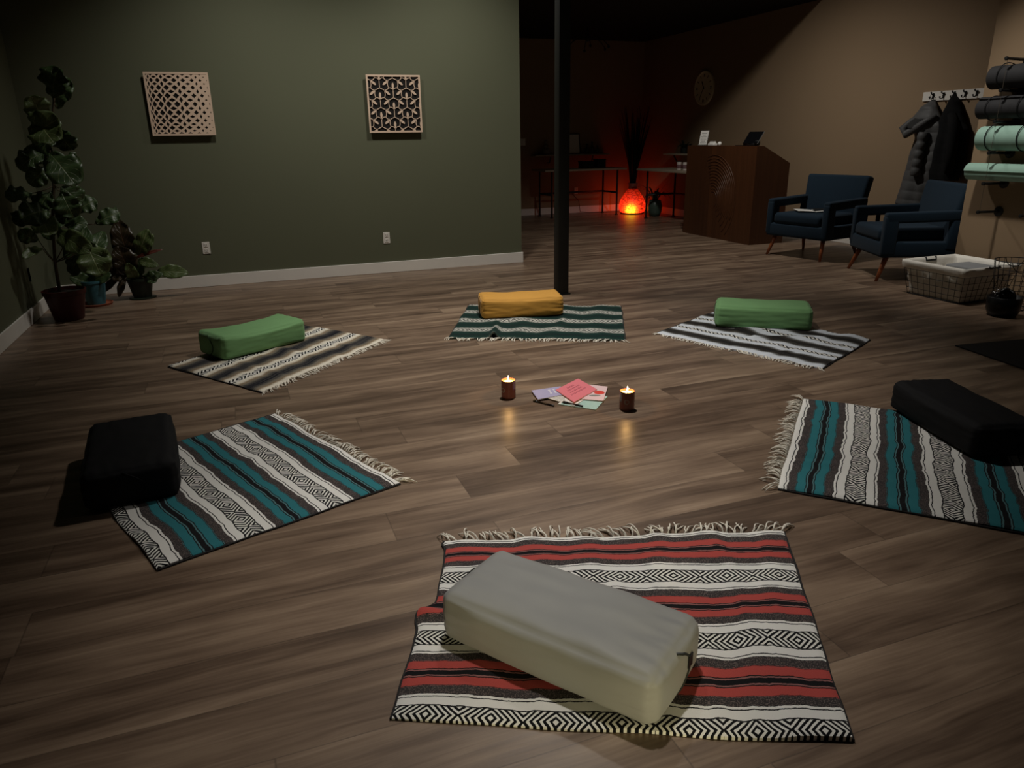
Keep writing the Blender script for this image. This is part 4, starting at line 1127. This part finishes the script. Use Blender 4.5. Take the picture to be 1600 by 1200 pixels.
# the fig
FX, FY = -1.425, 6.86; o = Vector((FX, FY, 0))
fig = thing('fiddle_leaf_fig', 'tall fiddle leaf fig in a dark red pot in the left corner', 'plant', (FX, FY, 0))
MB().lathe([(0, 0), (.105, 0), (.112, .01), (.150, .21), (.158, .215), (.162, .25), (.154, .252), (.148, .225), (0, .222)], 40).build('pot', 'pot_red', fig, angle=40)
MB().lathe([(0, .223), (.146, .226), (0, .235)], 24).build('soil', 'soil', fig)
trunk = [ony(93, 455, FY)-o, ony(86, 410, FY)-o, ony(82, 350, FY)-o, ony(84, 290, FY)-o, ony(78, 220, FY)-o, ony(84, 160, FY)-o, ony(88, 125, FY)-o]
trunk[0].z = .22
MB().tube(trunk, [.014, .012, .012, .011, .010, .008, .005], 10).build('trunk', 'stem', fig, smooth=True)
LV = [((84, 152), (91, 106), 44, 'leaf_fig', -.05), ((90, 170), (104, 120), 30, 'leaf_fig', .1), ((64, 184), (50, 150), 34, 'leaf_fig2', -.1), ((52, 212), (90, 186), 44, 'leaf_fig2', -.15), ((60, 190), (84, 222), 46, 'leaf_fig2', -.18),
      ((92, 200), (112, 235), 36, 'leaf_fig', .1), ((78, 240), (118, 288), 48, 'leaf_fig', -.2), ((98, 250), (124, 262), 36, 'leaf_fig', 0), ((50, 302), (10, 309), 30, 'leaf_fig', -.1), ((76, 262), (46, 288), 30, 'leaf_fig', 0),
      ((96, 292), (128, 318), 34, 'leaf_fig', .05), ((76, 330), (32, 340), 40, 'leaf_fig', -.15), ((64, 340), (78, 366), 34, 'leaf_fig2', -.2), ((98, 348), (136, 352), 26, 'leaf_fig', 0), ((110, 350), (98, 318), 30, 'leaf_fig', .05),
      ((88, 362), (140, 392), 34, 'leaf_fig2', -.2), ((134, 378), (158, 430), 46, 'leaf_fig2', -.12), ((66, 388), (36, 401), 14, 'leaf_fig2', -.25), ((100, 340), (70, 372), 32, 'leaf_fig', -.05), ((80, 300), (60, 330), 34, 'leaf_fig', 0),
      ((70, 240), (28, 262), 34, 'leaf_fig', -.05), ((70, 255), (40, 230), 30, 'leaf_fig', .05), ((86, 210), (60, 250), 34, 'leaf_fig', .02), ((150, 350), (186, 331), 26, 'leaf_fig', .12), ((120, 330), (150, 312), 30, 'leaf_fig', .1),
      ((60, 375), (28, 362), 24, 'leaf_fig', 0), ((104, 372), (128, 412), 32, 'leaf_fig', .1), ((96, 300), (116, 340), 36, 'leaf_fig', -.02), ((40, 330), (14, 352), 26, 'leaf_fig', .05), ((128, 392), (112, 430), 26, 'leaf_fig', .1)]
PXM = 1135/7.2
for (b, tp_, w, mt, dy) in LV:
    B_ = ony(b[0], b[1], FY+dy*.6); T_ = ony(tp_[0], tp_[1], FY+dy*1.3-.05)
    for q in (B_, T_):
        q.x = max(q.x, XL+.03); q.y = min(q.y, YG-.04)
    lf = leaf(fig, o, B_, T_, w/PXM, mt, face=(-.2+.3*math.sin(b[0]), -1, .5+.4*math.sin(b[1])))
    # petiole back to the trunk
    near = min(trunk, key=lambda q: (q-(B_-o)).length+(.3 if q.z > (B_-o).z+.1 else 0))
    MB().tube([near, (near+(B_-o))*.5+Vector((0, 0, -.01)), B_-o], [.005, .004, .003], 6).build('petiole', 'stem', lf, smooth=True)
# blue pot plant behind
BX, BY = -1.30, 7.40; o = Vector((BX, BY, 0))
t = thing('potted_plant', 'leafy plant in a turquoise pot on a terracotta saucer in the left corner', 'plant', (BX, BY, 0))
MB().lathe([(0, 0), (.125, 0), (.135, .02), (.128, .022), (.12, .010), (0, .010)], 36).build('saucer', 'terracotta', t, angle=40)
MB().lathe([(0, .0105), (.075, .0105), (.10, .20), (.106, .205), (.106, .225), (.098, .226), (.094, .20), (0, .198)], 36).build('pot', 'pot_blue', t, angle=40)
for (b, tp_, w, mt, dy) in [((140, 440), (122, 405), 26, 'leaf_fig', 0), ((142, 440), (160, 408), 26, 'leaf_fig', .05), ((138, 440), (140, 390), 28, 'leaf_fig', .1), ((140, 442), (172, 428), 20, 'leaf_fig', -.1), ((140, 442), (110, 432), 20, 'leaf_fig', -.1), ((140, 425), (160, 360), 30, 'leaf_fig', .15), ((140, 425), (128, 352), 30, 'leaf_fig', .18)]:
    B_ = ony(b[0], b[1], BY); B_.z = max(.2, B_.z); lf = leaf(t, o, B_, ony(tp_[0], tp_[1], BY+dy), w/PXM, mt, shape='round')
    MB().tube([(0, 0, .198), B_-o], .004, 6).build('stalk', 'stem', lf)
# dark pot plant
GX, GY = -.935, 7.56; o = Vector((GX, GY, 0))
t = thing('potted_plant', 'bronze and striped leaved rubber plant in a dark green pot against the green wall', 'plant', (GX, GY, 0))
MB().lathe([(0, 0), (.115, 0), (.118, .012), (.108, .014), (0, .014)], 32).build('saucer', 'pot_dgreen', t, angle=40)
MB().lathe([(0, .0145), (.078, .0145), (.112, .17), (.12, .172), (.12, .195), (.11, .196), (.105, .17), (0, .168)], 36).build('pot', 'pot_dgreen', t, angle=40)
for (b, tp_, w, mt, dy, sh) in [((202, 402), (184, 344), 30, 'leaf_brown', -.02, 'round'), ((205, 425), (184, 385), 32, 'leaf_brown', -.1, 'round'), ((218, 400), (231, 359), 22, 'leaf_stripe', -.1, 'round'), ((222, 400), (238, 366), 16, 'leaf_stripe', -.05, 'round'),
      ((210, 404), (254, 389), 5, 'leaf_red', -.1, 'long'), ((216, 407), (247, 415), 14, 'leaf_stripe', -.15, 'long'), ((246, 424), (294, 426), 20, 'leaf_fig2', -.08, 'long'), ((225, 434), (254, 428), 14, 'leaf_fig', -.1, 'long'),
      ((213, 438), (199, 412), 16, 'leaf_fig2', -.15, 'round'), ((196, 432), (185, 464), 10, 'leaf_brown', -.08, 'long'), ((186, 432), (160, 457), 10, 'leaf_brown', -.02, 'long'), ((200, 430), (168, 424), 24, 'leaf_brown', -.05, 'round'),
      ((206, 395), (176, 372), 24, 'leaf_brown', .05, 'round'), ((228, 430), (244, 440), 16, 'leaf_fig', -.12, 'round'), ((215, 430), (222, 408), 16, 'leaf_fig', -.08, 'round'), ((176, 352), (180, 322), 12, 'leaf_fig', .1, 'long')]:
    B_ = ony(b[0], b[1], GY+dy*.4); T_ = ony(tp_[0], tp_[1], GY+dy); T_.z = max(.03, T_.z)
    lf = leaf(t, o, B_, T_, w/(1135/7.7), mt, shape=sh)
    MB().tube([(.0, 0, .168), (B_-o)*.5+Vector((0, 0, .10)), B_-o], .004, 6).build('stalk', 'leaf_red' if mt == 'leaf_red' else 'stem', lf, smooth=True)
